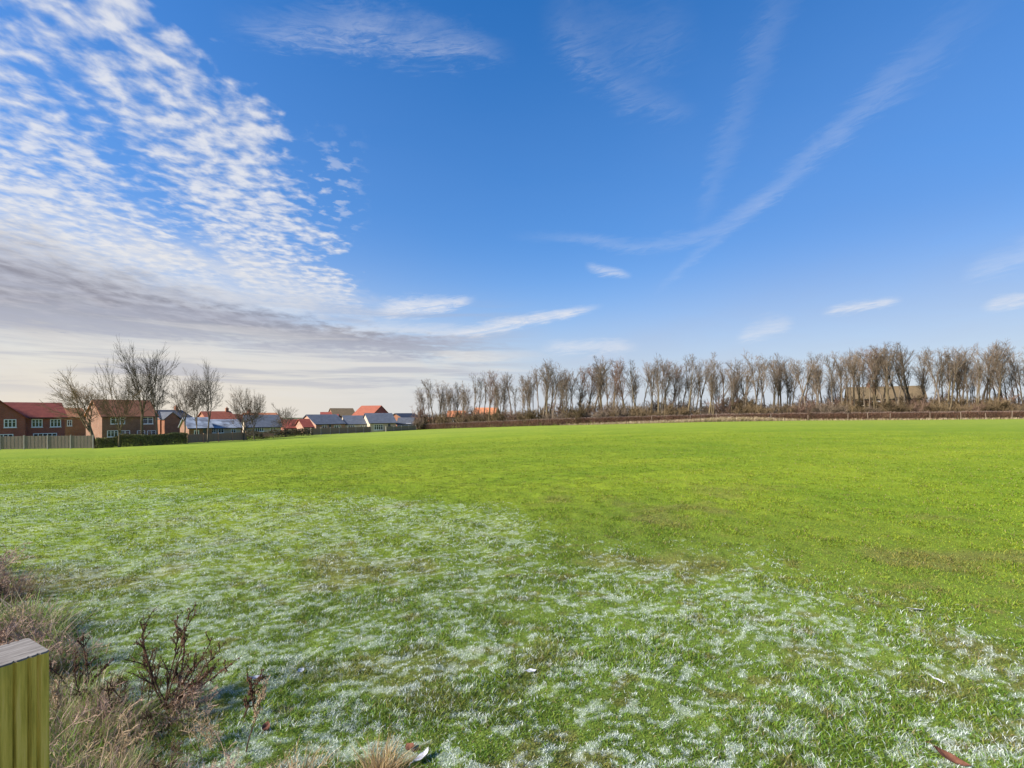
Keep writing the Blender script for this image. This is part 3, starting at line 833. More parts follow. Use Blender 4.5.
# ------------------------------------------------------------------ houses
def house(name, label, pl, pr, Dl, Dr, eave, ridge, depth, wall, roof, wins=(), doors=(), chim=(), over=.3, gable_wing=None, base=None, wp=2):
    """front wall runs from column pl at distance Dl to column pr at distance Dr; rows give eaves and ridge"""
    if Dr is None:      # front square to the line of sight
        ul, ur = (pl - 512) / FPX, (pr - 512) / FPX; Dr = Dl * (1 + ul * ul) / (1 + ul * ur) * 1.006
    A = Vector(at(pl, Dl)); B = Vector(at(pr, Dr)); L = (B - A).length; dr = (B - A) / L; ang = atan2(dr.y, dr.x)
    mid = (A + B) / 2
    Dm = mid.y; bk = Vector((-dr.y, dr.x))
    zb = gz(mid.x, mid.y) - .4 if base is None else base
    ze = zrow(eave, Dm) - zb; zr = zrow(ridge, Dm + bk.y * depth / 2) - zb
    root = empty(name, (A.x, A.y, zb), ang); tag(root, label, 'house')
    w = MB()
    prof = [(0, 0), (depth, 0), (depth, ze), (depth / 2, zr - .05), (0, ze)]
    w.prism(prof, 0, L); w.build('wall', M[wall], root)
    r = MB(); th = .16; pit = (zr - ze) / (depth / 2)
    def slope(y0, z0, y1, z1):
        r.prism([(y0, z0), (y1, z1), (y1, z1 + th), (y0, z0 + th)], -over, L + over)
    slope(-over, ze - over * pit, depth / 2, zr); slope(depth + over, ze - over * pit, depth / 2 + .001, zr)
    ro = r.build('roof', M[roof], root)
    g = MB(); g.box(-over, L + over, -over - .10, -over - .003, ze - over * pit - .02, ze - over * pit + .10); g.build('gutter', M['dark'], root)
    for c in chim:
        m = MB(); xc = L * c; m.box(xc - .35, xc + .35, depth / 2 - .3, depth / 2 + .3, zr - .5, zr + .9)
        m.box(xc - .42, xc + .42, depth / 2 - .37, depth / 2 + .37, zr + .9, zr + 1.02)
        m.prism([(depth / 2 - .12, zr + 1.02), (depth / 2 + .12, zr + 1.02), (depth / 2 + .09, zr + 1.35), (depth / 2 - .09, zr + 1.35)], xc - .12, xc + .12)
        m.build('chimney', M[wall], ro)
    def tpos(px):
        u = (px - 512) / FPX
        # A + t*dr seen at u : (A.x + t dr.x) = u (A.y + t dr.y)
        return (u * A.y - A.x) / (dr.x - u * dr.y)
    def window(a, b, p0, p1, panes=None, off=0.0):
        x0, x1 = tpos(a), tpos(b); D = A.y + dr.y * (x0 + x1) / 2
        z1, z0 = zrow(p0, D) - zb, zrow(p1, D) - zb
        fr = MB(); t = .11; yo = -.05 + off
        fr.box(x0, x1, yo, yo + .09, z0, z0 + t); fr.box(x0, x1, yo, yo + .09, z1 - t, z1)
        n = panes or max(1, round((x1 - x0) / .75))
        for k in range(n + 1):
            xx = x0 + (x1 - x0 - t) * k / n
            fr.box(xx, xx + t, yo + .004, yo + .086, z0 + t, z1 - t)
        zm = z0 + (z1 - z0) * .62
        for k in range(n):
            xa = x0 + (x1 - x0 - t) * k / n + t; xb = x0 + (x1 - x0 - t) * (k + 1) / n
            fr.box(xa, xb, yo + .008, yo + .08, zm, zm + .05)
        f = fr.build('window', M['white'], root)
        pn = MB(); pn.box(x0 + t, x1 - t, yo + .03, yo + .06, z0 + t, z1 - t); pn.build('pane', M['glass'], f)
        sl = MB(); sl.box(x0 - .08, x1 + .08, yo - .07, yo + .05, z0 - .08, z0 - .003); sl.build('sill', M['white'], f)
    for wv in wins: window(*wv)
    for dv in doors:
        a, b = dv[:2]; x0, x1 = tpos(a), tpos(b); m = MB(); m.box(x0, x1, -.05, .04, .4, 2.45)
        d = m.build('door', M['white' if len(dv) > 2 else 'door_dark'], root)
        k = MB(); k.box(x1 - .16, x1 - .10, -.10, -.052, 1.4, 1.5); k.build('handle', M['dark'], d)
    if gable_wing:
        a, b, pe, pk, mat, rf = gable_wing
        x0, x1 = tpos(a), tpos(b); ze2 = zrow(pe, Dm) - zb; zk = zrow(pk, Dm) - zb; xm = (x0 + x1) / 2; pr_ = 1.2
        m = MB(); m.prism_y([(x0, 0), (x1, 0), (x1, ze2), (xm, zk - .05), (x0, ze2)], -pr_, depth * .4); m.build('gable_wall', M[mat], root)
        q = MB(); p2 = (zk - ze2) / (xm - x0)
        q.prism_y([(x0 - .25, ze2 - .25 * p2), (xm, zk), (xm, zk + .15), (x0 - .25, ze2 - .25 * p2 + .15)], -pr_ - .25, depth * .45)
        q.prism_y([(x1 + .25, ze2 - .25 * p2), (xm + .001, zk), (xm + .001, zk + .15), (x1 + .25, ze2 - .25 * p2 + .15)], -pr_ - .25, depth * .45)
        q.build('gable_roof', M[rf], root)
    root['_n'] = 1; del root['_n']
    return root, window

h1, win1 = house('brick_house', 'red brick house with white windows at the left edge behind the grey fence', -70, 65, 70, None, 417.5, 403, 8, 'brick_red', 'roof_red',
      wins=[(31.5, 42.5, 419.2, 427.2, 3), (50, 61, 419.2, 427, 3), (33, 57, 433.2, 441, 5)], gable_wing=(-36, 24, 418, 399, 'brick_red', 'roof_red'))
win1(2.5, 15, 419.2, 427.4, 3, -1.2); win1(-8, 12, 434, 441, 4, -1.2)
house('brick_house', 'orange brick house end behind the leaning bare tree', 63, 86, 112, None, 417, 408.5, 8, 'brick_orange', 'roof_brown', wins=[(67, 72, 420, 426, 2)])
house('brick_house', 'brown brick house with brown tiled roof and sunlit orange gable end', 102, 157, 97, 105, 416, 400.5, 8.5, 'brick_brown', 'roof_brown',
      wins=[(110.5, 125, 417, 424, 3), (142.5, 153, 417, 424, 2), (107, 118, 430.5, 437, 3), (120, 130, 430.5, 437, 2), (137, 145, 430.5, 437, 2), (147, 156, 430.5, 437, 2)])
house('brick_house', 'orange brick house with dark slate roof right of the brown brick house', 160, 192, 112, 119, 418, 410.5, 8, 'brick_orange', 'roof_slate', gable_wing=(161, 176, 418.5, 412.5, 'brick_orange', 'roof_slate'),
      wins=[(180, 187, 420.5, 425, 2)], doors=[(176, 179)], chim=(.85,))
house('bungalow', 'low building with pale frosted roof between two slim bare trees', 189, 212, 96, None, 428, 418, 9, 'brick_brown', 'roof_frost', wins=[(194, 199, 430, 435, 2)], doors=[(203, 206)])
house('bungalow', 'white walled bungalow with partly frosted grey roof below the red roof', 210, 241, 102, None, 428, 420, 8, 'render_cream', 'roof_frost',
      wins=[(211.5, 216, 428.4, 433, 2), (218, 224, 428.4, 433, 2), (231, 236, 428.8, 433, 2)])
house('brick_house', 'brick house with bright red tiled roof behind the frosted bungalow', 208, 236, 125, 130, 420.5, 411.8, 9, 'brick_orange', 'roof_orange', chim=(.9,))
house('brick_house', 'small red roofed house just right of the bright red roof', 235, 249, 132, 136, 421, 414.5, 8, 'brick_red', 'roof_red', wins=[(239, 243, 422.5, 427, 2)])
house('bungalow', 'bungalow with slate blue roof behind the dark trunked tree', 247, 281, 108, None, 427, 415.5, 9, 'render_cream', 'roof_blue', wins=[(255, 264, 427.4, 431.5, 4), (270, 276, 427.6, 431.5, 2)])
house('brick_house', 'red brown roof showing above the slate blue bungalow', 249, 281, 134, 140, 419, 413.3, 8, 'brick_red', 'roof_brown', chim=(.15,))
house('brick_house', 'red roofed brick cottage left of the long blue roofed bungalows', 284, 306, 121, None, 428, 420, 7, 'brick_red', 'roof_red', wins=[(288, 292, 429, 432.5, 2)])
house('cottage', 'tiny pale gabled cottage tight against the long bungalow', 304, 313, 119, None, 427, 419.5, 6, 'render_pink', 'roof_red', wins=[(306, 309, 428, 431, 2)])
house('bungalow', 'long bungalow with slate blue roof and pink left gable end', 316, 345, 126, 132, 424, 415, 10, 'render_pink', 'roof_blue', wins=[(322, 327, 425, 429, 2), (334, 341, 425, 429.5, 3)], doors=[(329, 331)])
house('bungalow', 'middle bungalow of the blue roofed row, joined to the long one', 345.3, 369, 132.5, None, 424.4, 416, 10, 'render_cream', 'roof_blue', wins=[(348, 355, 425, 429.5, 3), (360, 367, 425, 429.5, 3)], over=.12)
house('bungalow', 'right hand bungalow of the blue roofed row with white left verge', 370, 396, 132, 135.5, 423, 413.6, 10, 'render_cream', 'roof_blue', wins=[(374, 383, 424.5, 430, 4)], doors=[(388, 390.5)])
house('brick_house', 'house with bright orange roof rising behind the blue roofed bungalows', 352, 371, 172, 167, 416, 406, 9, 'brick_red', 'roof_orange')
house('brick_house', 'olive brown roof left of the bright orange one', 334, 356, 172, 176, 416, 408.6, 11, 'brick_brown', 'roof_olive')
house('brick_house', 'small dull red roof peeping over the long bungalow', 321, 338, 170, 172, 416, 412.4, 9, 'brick_red', 'roof_red')
house('garage', 'dark purple roofed white garage right of the bungalow row', 397, 412, 143, 143, 424, 418, 6, 'white', 'roof_slate', wins=[(400, 404, 425.2, 428.5, 2)], doors=[(406, 411, 1)])
house('brick_house', 'orange brick house with dark roof at the left end of the tree row', 406, 424, 160, 172, 420, 413.6, 8, 'brick_orange', 'roof_slate', wins=[(412, 415, 421.5, 424.5, 2)])
house('cottage', 'low pale orange cottage under the first trees of the row', 417, 438, 152, 156, 423.5, 418, 7, 'render_pink', 'roof_brown', wins=[(420, 423, 424.5, 427, 2), (426, 429, 424.5, 427, 2), (432, 435, 424.5, 427, 2)])
house('cottage', 'pale pink cottage half hidden behind the left trunks of the row', 447, 464, 172, 172, 417, 411, 8, 'render_pink', 'roof_brown', wins=[(451, 455, 418, 421.5, 2)])
house('cottage', 'orange brick cottage half hidden by trunks right of the pink one', 472, 494, 168, 166, 415, 408, 8, 'brick_orange', 'roof_brown', wins=[(477, 481, 416.5, 420.5, 2)])
house('cottage', 'broad house with olive brown roof behind the right hand trees', 848, 926, 126, None, 398.5, 387, 9, 'brick_brown', 'roof_olive', wins=[(856, 864, 401, 406, 3), (872, 880, 401, 406, 3), (900, 908, 401, 406, 3)], chim=(.3,))

# ------------------------------------------------------------------ fences and hedges on the left
def board_fence(name, label, pts, H, mat, bay=1.83, postmat='fence_pale', cat='fence'):
    """pts: list of (column, distance); close boarded panels between posts"""
    P = [Vector(at(a, d)) for a, d in pts]
    c = P[0]; root = empty(name, (c.x, c.y, gz(c.x, c.y))); tag(root, label, cat)
    z0 = root.location.z
    pan = []
    for A, B in zip(P[:-1], P[1:]):
        L = (B - A).length; n = max(1, round(L / bay)); d = (B - A) / L; a = atan2(d.y, d.x)
        for k in range(n + 1):
            q = A + d * (L * k / n)
            pm = MB(); pm.box(-.06, .06, -.05, .07, -.3, H + .08); pm.box(-.07, .07, -.06, .08, H + .083, H + .11)
            o = pm.build('post', M[postmat], root); o.location = (q.x - c.x, q.y - c.y, gz(q.x, q.y) - z0); o.rotation_euler.z = a
        for k in range(n):
            q = A + d * (L * k / n); q2 = A + d * (L * (k + 1) / n); w = L / n - .13
            m = MB(); nb = 12; zz = (gz(q2.x, q2.y) - gz(q.x, q.y)) * 0
            for b in range(nb):
                m.box(.065 + w * b / nb, .065 + w * (b + .96) / nb, .0 + .012 * (b % 2), .018 + .012 * (b % 2), .06, H + rnd.uniform(-.02, .02))
            m.box(.065, .065 + w, .035, .075, .3, .38); m.box(.065, .065 + w, .035, .075, H - .35, H - .27)
            o = m.build('panel', M[mat], root); o.location = (q.x - c.x, q.y - c.y, (gz(q.x, q.y) + gz(q2.x, q2.y)) / 2 - z0); o.rotation_euler.z = a
    return root
board_fence('wooden_fence', 'weathered grey board fence in front of the red brick house', [(-90, 60.5), (0, 63.5), (93, 66.5)], 1.75, 'fence_grey', 2.4)
board_fence('wooden_fence', 'low brown board fence right of the green hedge', [(188, 75), (246, 84.5)], 1.35, 'fence_brown', 2.4, 'fence_brown')
board_fence('wooden_fence', 'brown board fence below the long blue roofed bungalows', [(311, 106), (371, 126.5)], 1.5, 'fence_brown', 3.2, 'fence_pale')
board_fence('wooden_fence', 'short grey fence below the right hand blue roofed bungalow', [(386, 131), (416, 140)], 1.3, 'fence_grey', 2.8, 'fence_pale')

def leaf_cloud(name, pts, size, cols, mat, parent=None):
    n = len(pts)
    d1 = rng.normal(0, 1, (n, 3)); d1 /= np.linalg.norm(d1, axis=1)[:, None]
    d2 = rng.normal(0, 1, (n, 3)); d2 -= (d1 * d2).sum(1)[:, None] * d1; d2 /= np.linalg.norm(d2, axis=1)[:, None]
    s = size[:, None]
    co = np.stack([pts - d1 * s, pts + d2 * s * .5, pts + d1 * s, pts - d2 * s * .5], 1).reshape(-1, 3)
    q = np.arange(n)[:, None] * 4 + np.array([[0, 1, 2, 3]])
    return link(name, raw_mesh(name, co, [q], mat, np.repeat(cols, 4, 0)), parent)

def hedge(name, label, pts, H, W, n, pal, size, rough=.2, cat='hedge', twig='twig_brown', upright=False):
    P = np.array([at(a, d) for a, d in pts]); seg = np.hypot(*(P[1:] - P[:-1]).T); cum = np.concatenate([[0], np.cumsum(seg)])
    t = rng.uniform(0, cum[-1], n); cx = np.interp(t, cum, P[:, 0]); cy = np.interp(t, cum, P[:, 1])
    k = np.clip(np.searchsorted(cum, t) - 1, 0, len(seg) - 1); d = (P[1:] - P[:-1])[k] / seg[k][:, None]
    hh = H * (1 + (fbm(t / 1.5, t * 0, 33, 3) - .5) * rough * 2)
    v = rng.uniform(0, 1, n) ** .8; o = (rng.beta(.6, .6, n) - .5) * W * (1 - .25 * v)
    x = cx - d[:, 1] * o; y = cy + d[:, 0] * o; zg = ground_z(x, y)
    root = empty(name, (P[0][0], P[0][1], gz(*P[0]))); tag(root, label, cat)
    pos = np.stack([x, y, zg + v * hh], 1) - np.array(root.location)
    c = np.array(pal)[rng.integers(0, len(pal), n)] * rng.uniform(.65, 1.3, (n, 1)) * (.75 + .5 * fbm(t / 2.5, v * 2, 35, 2))[:, None]
    sz = size * rng.uniform(.6, 1.4, n)
    if upright:
        la = rng.uniform(0, 6.28, n); lm = sz * rng.uniform(.1, .8, n)
        c[v > .9] = c[v > .9] * .75 + np.array([.42, .38, .36]) * .25
        me = blades('twigs', pos, sz, np.full(n, .028), np.stack([np.cos(la) * lm, np.sin(la) * lm], 1), c, M['twigleaf'])
        link('twigs', me, root)
    else:
        leaf_cloud('leaves', pos, sz, c, M['twigleaf'], root)
    if not upright: return root
    st = MB(); rr = random.Random(8)
    L = cum[-1]; m = int(L / .8)
    for i in range(m):
        tt = (i + rr.random()) * L / m; bx = float(np.interp(tt, cum, P[:, 0])) - root.location.x; by = float(np.interp(tt, cum, P[:, 1])) - root.location.y
        zz = gz(bx + root.location.x, by + root.location.y) - root.location.z
        st.tube(limb(rr, Vector((bx, by, zz - .1)), Vector((rr.gauss(0, .2), rr.gauss(0, .2), 1)).normalized(), H * .9, 4, .1, .05), [.04, .035, .028, .022, .015], 4, False)
    st.build('stems', M['bark_grey'], root, False, False)
    return root
hedge('green_hedge', 'clipped olive green hedge in front of the brown brick house', [(96, 67), (140, 70), (187, 74.5)], 1.6, 1.2, 24000,
      [[.20, .195, .065], [.25, .23, .085], [.165, .17, .055], [.28, .215, .11]], .075)
hedge('dark_shrubbery', 'dark low leafless shrubbery between the low brown fence and the red cottage', [(238, 84), (262, 90), (285, 96), (311, 105)], 1.3, 1.4, 9000,
      [[.09, .075, .035], [.07, .06, .035], [.11, .085, .05]], .10, .5)
hedge('brown_hedge', 'long clipped red brown hedge along the far edge of the field', [(421, 143), (470, 133.5), (540, 115.5), (600, 110.5), (700, 105.5), (800, 102), (900, 99), (1024, 97), (1110, 96.5)], 1.5, 1.2, 100000,
      [[.16, .075, .05], [.12, .055, .04], [.20, .105, .07], [.15, .09, .05], [.10, .05, .035]], .26, .08, upright=True)

# post and wire fence in front of the hedge
def wire_fence():
    cols = [652, 690, 716, 771, 808, 848, 868, 890, 930, 961, 986, 1012, 1052]
    P = []
    for c in cols:
        x, y = at(c, edge_dist(c) + .1); P.append(Vector((x, y, gz(x, y))))
    root = empty('wire_fence', P[0]); tag(root, 'post and wire fence with pale frosted posts in front of the brown hedge', 'fence')
    pm = MB()
    pm.tube([Vector((0, 0, -.2)), Vector((0, 0, 1.3)), Vector((0, 0, 1.38))], [.05, .045, .03], 7)
    me = pm.mesh('post', M['fence_grey'])
    for p in P:
        o = link('post', me, root); o.location = p - P[0]; o.rotation_euler = (rnd.uniform(-.06, .06), rnd.uniform(-.09, .09), rnd.uniform(0, 3)); s = rnd.uniform(.75, 1.2); o.scale = (1, 1, s)
    for h in (.45, .9, 1.3):
        w = MB(); w.tube([p - P[0] + Vector((0, 0, h)) for p in P], [.003] * len(P), 4)
        w.build('wire', M['dark'], root)
wire_fence()

# tall pale grass at the field margin
def margin_grass():
    N = 26000
    c = rng.uniform(560, 1060, N)
    wt = np.interp(c, [560, 620, 660, 700, 745, 770, 800, 1060], [.12, .35, .55, 1, 1, .5, .14, .10])
    c = c[rng.uniform(0, 1, N) < wt]; n = len(c)
    D = np.interp(c, [e[0] for e in EDGE], [e[2] for e in EDGE]) + rng.uniform(-1.6, .3, n)
    x = (c - 512) / FPX * D; y = D; z = ground_z(x, y)
    h = rng.uniform(.3, 1.15, n) * np.interp(c, [560, 690, 720, 760, 800, 1060], [.5, .8, 1.15, 1, .5, .45]); la = rng.uniform(0, 6.28, n); lm = h * rng.uniform(.1, .7, n)
    pal = np.array([[.42, .32, .20], [.34, .25, .15], [.48, .39, .27], [.26, .22, .10]])
    me = blades('margin_grass', np.stack([x, y, z], 1), h, np.full(n, .06), np.stack([np.cos(la) * lm, np.sin(la) * lm], 1), pal[rng.integers(0, 4, n)], M['blade'])
    tag(link('margin_grass', me), 'tall pale dead grass at the foot of the brown hedge', 'dry grass', kind='stuff')
margin_grass()

# picnic bench by the shrubbery
def bench():
    D = 88; x, y = at(268.5, D)
    root = empty('park_bench', (x, y, gz(x, y)), .5); tag(root, 'dark wooden bench at the field edge before the slate blue bungalow', 'bench')
    s = MB()
    for k in range(3): s.box(-.9, .9, -.22 + k * .15, -.09 + k * .15, .43, .47)
    s.build('seat', M['fence_brown'], root)
    b = MB()
    for k in range(3): b.box(-.9, .9, .25, .29, .55 + k * .14, .66 + k * .14)
    b.build('backrest', M['fence_brown'], root)
    for sx in (-.75, .75):
        l = MB(); l.box(sx - .04, sx + .04, -.2, -.12, -.1, .427); l.box(sx - .04, sx + .04, .294, .36, -.1, .95); l.box(sx - .04, sx + .04, -.117, .291, .34, .424); l.build('leg', M['dark'], root)
bench()

# ------------------------------------------------------------------ sky
SUN_AZ, SUN_EL = R(-114), R(31)     # azimuth from +Y towards +X

def make_world():
    w = bpy.data.worlds.new('World'); SC.world = w; w.use_nodes = True
    nt = w.node_tree; nt.nodes.clear()
    L = nt.links.new
    def val(x, s):
        if isinstance(x, (int, float)): s.default_value = x
        else: L(x, s)
    def m(op, a, b=None, c=None, clamp=False):
        n = nt.nodes.new('ShaderNodeMath'); n.operation = op; n.use_clamp = clamp
        val(a, n.inputs[0])
        if b is not None: val(b, n.inputs[1])
        if c is not None: val(c, n.inputs[2])
        return n.outputs[0]
    def ss(a, b, x):
        n = nt.nodes.new('ShaderNodeMapRange'); n.interpolation_type = 'SMOOTHSTEP'
        val(x, n.inputs[0]); val(a, n.inputs[1]); val(b, n.inputs[2]); n.inputs[3].default_value = 0; n.inputs[4].default_value = 1
        return n.outputs[0]
    def vec(x, y, z=0.0):
        n = nt.nodes.new('ShaderNodeCombineXYZ'); val(x, n.inputs[0]); val(y, n.inputs[1]); val(z, n.inputs[2]); return n.outputs[0]
    def noise(v, scale, detail=4, rough=.55, dist=0.0):
        n = nt.nodes.new('ShaderNodeTexNoise'); L(v, n.inputs['Vector']); n.inputs['Scale'].default_value = scale
        n.inputs['Detail'].default_value = detail; n.inputs['Roughness'].default_value = rough; n.inputs['Distortion'].default_value = dist
        return n.outputs['Fac']
    def mixc(f, a, b):
        n = nt.nodes.new('ShaderNodeMix'); n.data_type = 'RGBA'; val(f, n.inputs[0])
        for s, c in ((6, a), (7, b)):
            if isinstance(c, tuple): n.inputs[s].default_value = (*c, 1)
            else: L(c, n.inputs[s])
        return n.outputs[2]
    def curve(t, pts):
        n = nt.nodes.new('ShaderNodeFloatCurve'); cm = n.mapping.curves[0]
        pts = sorted(pts)
        pp = cm.points
        pp[0].location = pts[0]; pp[1].location = pts[-1]
        for p in pts[1:-1]: pp.new(*p)
        for p in pp: p.handle_type = 'AUTO_CLAMPED'
        n.mapping.use_clip = False; n.mapping.extend = 'HORIZONTAL'; n.mapping.update()
        val(t, n.inputs['Value']); return n.outputs[0]

    tc = nt.nodes.new('ShaderNodeTexCoord'); sp = nt.nodes.new('ShaderNodeSeparateXYZ'); L(tc.outputs['Generated'], sp.inputs[0])
    x, y, z = sp.outputs
    az = m('MULTIPLY', m('ARCTAN2', x, y), 180 / pi)            # degrees to the right of +Y
    el = m('MULTIPLY', m('ARCSINE', z), 180 / pi)
    azt = m('DIVIDE', m('ADD', az, 60), 120)                    # 0..1 over the front of the sky
    elt = m('DIVIDE', m('ADD', el, 5), 65)
    zc = m('MAXIMUM', z, .03)
    X = m('DIVIDE', x, zc); Y = m('DIVIDE', y, zc)              # position on a flat cloud layer of height 1
    def ang(px, p):
        u = (px - 512) / FPX; v = (HY - p) / FPX
        return math.degrees(math.atan(u)), math.degrees(math.atan2(v, hypot(1, u)))

    # --- clear sky
    sky = nt.nodes.new('ShaderNodeTexSky'); sky.sky_type = 'NISHITA'; sky.sun_disc = False
    sky.sun_elevation = SUN_EL; sky.sun_rotation = SUN_AZ
    sky.air_density = 1.0; sky.dust_density = .6; sky.ozone_density = 2.5
    hs = nt.nodes.new('ShaderNodeHueSaturation'); hs.inputs['Saturation'].default_value = SKY['sat']; hs.inputs['Value'].default_value = SKY['val']; hs.inputs['Hue'].default_value = SKY['hue']
    L(sky.outputs[0], hs.inputs['Color']); L(vec(x, y, m('MAXIMUM', z, .012)), sky.inputs[0])
    base = hs.outputs[0]
    K = SKY['k']                                                # cloud radiance in units of the background
    def C(r, g, b): return (r * K, g * K, b * K)

    # --- pale veil that thickens to the horizon, warm on the left
    n_big = noise(vec(m('MULTIPLY', az, .05), m('MULTIPLY', el, .16)), 1.0, 5, .6, .5)
    veil = m('MULTIPLY', m('POWER', m('SUBTRACT', 1, m('DIVIDE', m('MAXIMUM', el, 0), 50, clamp=True), clamp=True), 1.05), .98)
    veil = m('MULTIPLY', veil, m('ADD', .85, m('MULTIPLY', n_big, .3)))
    veil = m('MULTIPLY', veil, m('ADD', m('ADD', .60, m('MULTIPLY', ss(-5, 42, az), .40)), m('MULTIPLY', ss(16, 2, el), .40), clamp=True))
    warm = ss(10, -38, az)
    vcol = mixc(warm, mixc(ss(0, 20, el), C(.61, .655, .74), C(.18, .335, .69)), mixc(ss(3, 22, el), C(.84, .765, .67), C(.22, .38, .76)))
    col = mixc(m('MINIMUM', veil, .95), base, vcol)

    # --- thin cirrus streaks, each along its own line of the sky
    nz_c = noise(vec(m('MULTIPLY', az, .12), m('MULTIPLY', el, .55)), 1.0, 6, .65, 1.2)
    nz_f = noise(vec(m('MULTIPLY', X, 1.0), m('MULTIPLY', Y, 1.0)), 5.5, 6, .65, .8)
    nz_w = noise(vec(m('ADD', m('MULTIPLY', az, .22), m('MULTIPLY', el, .25)), m('SUBTRACT', m('MULTIPLY', el, 1.5), m('MULTIPLY', az, .25))), 1.0, 6, .68, 1.6)
    def streak(pts, strength, by='az', fine=.7):
        """pts: (column, row, half width in pixels)"""
        nonlocal col
        A = [(ang(a, b), h) for a, b, h in pts]
        if by == 'az':
            A.sort(key=lambda q: q[0][0]); t = azt; o = el
            cp = [((q[0][0] + 60) / 120, q[0][1] / 60) for q in A]; wp = [((q[0][0] + 60) / 120, q[1] / 100) for q in A]
            lo, hi = cp[0][0], cp[-1][0]
        else:
            A.sort(key=lambda q: q[0][1]); t = elt; o = az
            cp = [((q[0][1] + 5) / 65, q[0][0] / 60) for q in A]; wp = [((q[0][1] + 5) / 65, q[1] / 100) for q in A]
            lo, hi = cp[0][0], cp[-1][0]
        c = m('MULTIPLY', curve(t, cp), 60); wd = m('MULTIPLY', curve(t, wp), 100 * .117 * .8)
        wob = m('MULTIPLY', m('ADD', m('SUBTRACT', nz_c, .5), m('SUBTRACT', nz_w, .5)), m('MULTIPLY', wd, 2.0))
        d = m('DIVIDE', m('ABSOLUTE', m('ADD', m('SUBTRACT', o, c), wob)), wd)
        f = m('POWER', ss(1.5, 0.0, d), 1.5)
        e = (hi - lo) * .22
        f = m('MULTIPLY', f, m('MULTIPLY', ss(lo - e * .2, lo + e, t), ss(hi + e * .2, hi - e, t)))
        tex = m('ADD', 1 - fine, m('MULTIPLY', ss(.30, .66, m('ADD', m('MULTIPLY', nz_f, .45), m('MULTIPLY', nz_w, .55))), fine))
        f = m('MULTIPLY', m('MULTIPLY', f, tex), strength)
        col = mixc(f, col, C(.80, .82, .88))
    streak([(515, 236, 6), (580, 238, 7), (640, 246, 9), (690, 240, 9), (740, 214, 11), (800, 166, 14), (870, 100, 17), (930, 50, 20), (1000, -12, 22)], .155, 'az', .55)
    streak([(700, 228, 9), (712, 190, 14), (730, 140, 18), (752, 80, 20), (775, 10, 24), (790, -40, 26)], .085, 'el', .6)
    streak([(655, 292, 7), (690, 262, 8), (740, 222, 8), (790, 185, 9)], .11, 'az', .5)
    streak([(225, 22, 14), (300, 30, 18), (380, 30, 22), (450, 42, 20), (510, 55, 12)], .30, 'az', .95)
    streak([(540, 20, 20), (590, 60, 28), (640, 98, 22), (700, 110, 10)], .10, 'az', .95)
    streak([(545, -20, 30), (580, 20, 40), (640, 40, 40), (700, 20, 30)], .07, 'az', .9)
    streak([(585, 266, 5), (606, 271, 7), (632, 276, 4)], .55, 'az', .7)
    streak([(822, 313, 4), (860, 306, 6), (902, 300, 4)], .8, 'az', .6)
    streak([(980, 308, 4), (1010, 301, 7), (1060, 294, 6)], .65, 'az', .65)
    streak([(735, 340, 8), (765, 328, 12), (795, 322, 7)], .5, 'az', .7)
    streak([(540, 348, 8), (590, 347, 10), (640, 348, 8)], .6, 'az', .5)
    streak([(960, 278, 10), (1000, 262, 12), (1060, 235, 14)], .22, 'az', .6)
    streak([(370, 312, 6), (400, 308, 12), (440, 305, 10), (475, 299, 5)], 1.0, 'az', .6)
    streak([(435, 338, 8), (490, 329, 10), (540, 318, 8), (600, 306, 4)], .95, 'az', .65)
    streak([(300, 336, 8), (360, 330, 10), (430, 330, 9), (490, 333, 8)], .5, 'az', .5)

    # --- altocumulus fan at upper left: rows of small puffs on the flat layer
    ca, sa = cos(.26), sin(.26)
    Xr = m('ADD', m('MULTIPLY', X, ca), m('MULTIPLY', Y, sa)); Yr = m('SUBTRACT', m('MULTIPLY', Y, ca), m('MULTIPLY', X, sa))
    pv = vec(m('MULTIPLY', Xr, 1.0), m('MULTIPLY', Yr, .90))
    puff = noise(pv, 13.0, 4, .52, .2)
    patch = noise(vec(Xr, m('MULTIPLY', Yr, .5)), 2.6, 4, .55, .3)
    edge_r = m('SUBTRACT', m('ADD', m('MULTIPLY', Y, -.165), -.56), X)          # > 0 left of the right-hand edge
    edge_r = m('ADD', edge_r, m('MULTIPLY', m('SUBTRACT', patch, .50), 1.1))
    m_r = ss(-.14, .22, edge_r)
    gap = m('ABSOLUTE', m('SUBTRACT', X, m('ADD', m('MULTIPLY', Y, -.345), -.88)))
    gap = m('ADD', gap, m('MULTIPLY', m('SUBTRACT', patch, .5), .35))
    m_g = m('ADD', .58, m('MULTIPLY', ss(.0, .16, gap), .42))
    front = ss(-.35, .05, y)
    cover = m('MULTIPLY', m('MULTIPLY', m_r, m_g), front)
    cover = m('MULTIPLY', cover, m('ADD', .52, m('MULTIPLY', patch, .98)))
    dens = ss(-.12, .58, m('SUBTRACT', m('ADD', m('MULTIPLY', puff, 1.5), m('MULTIPLY', cover, .66)), 1.155))
    dens = m('MULTIPLY', dens, ss(.08, .3, cover))
    low = ss(9, 15, el)
    dens = m('MULTIPLY', dens, low)
    shade = ss(.42, .78, m('ADD', puff, m('MULTIPLY', cover, .12)))
    pc = mixc(shade, C(.62, .66, .76), C(.86, .86, .88))
    col = mixc(m('MULTIPLY', dens, .86), col, pc)
    # small detached flock right of the fan
    fl = m('MULTIPLY', ss(4.2, 1.0, m('ABSOLUTE', m('SUBTRACT', az, -20.0))), ss(6.5, 1.5, m('ABSOLUTE', m('SUBTRACT', el, 23.2))))
    fd = m('MULTIPLY', ss(.50, .66, puff), fl)
    col = mixc(m('MULTIPLY', fd, .34), col, C(.80, .82, .87))

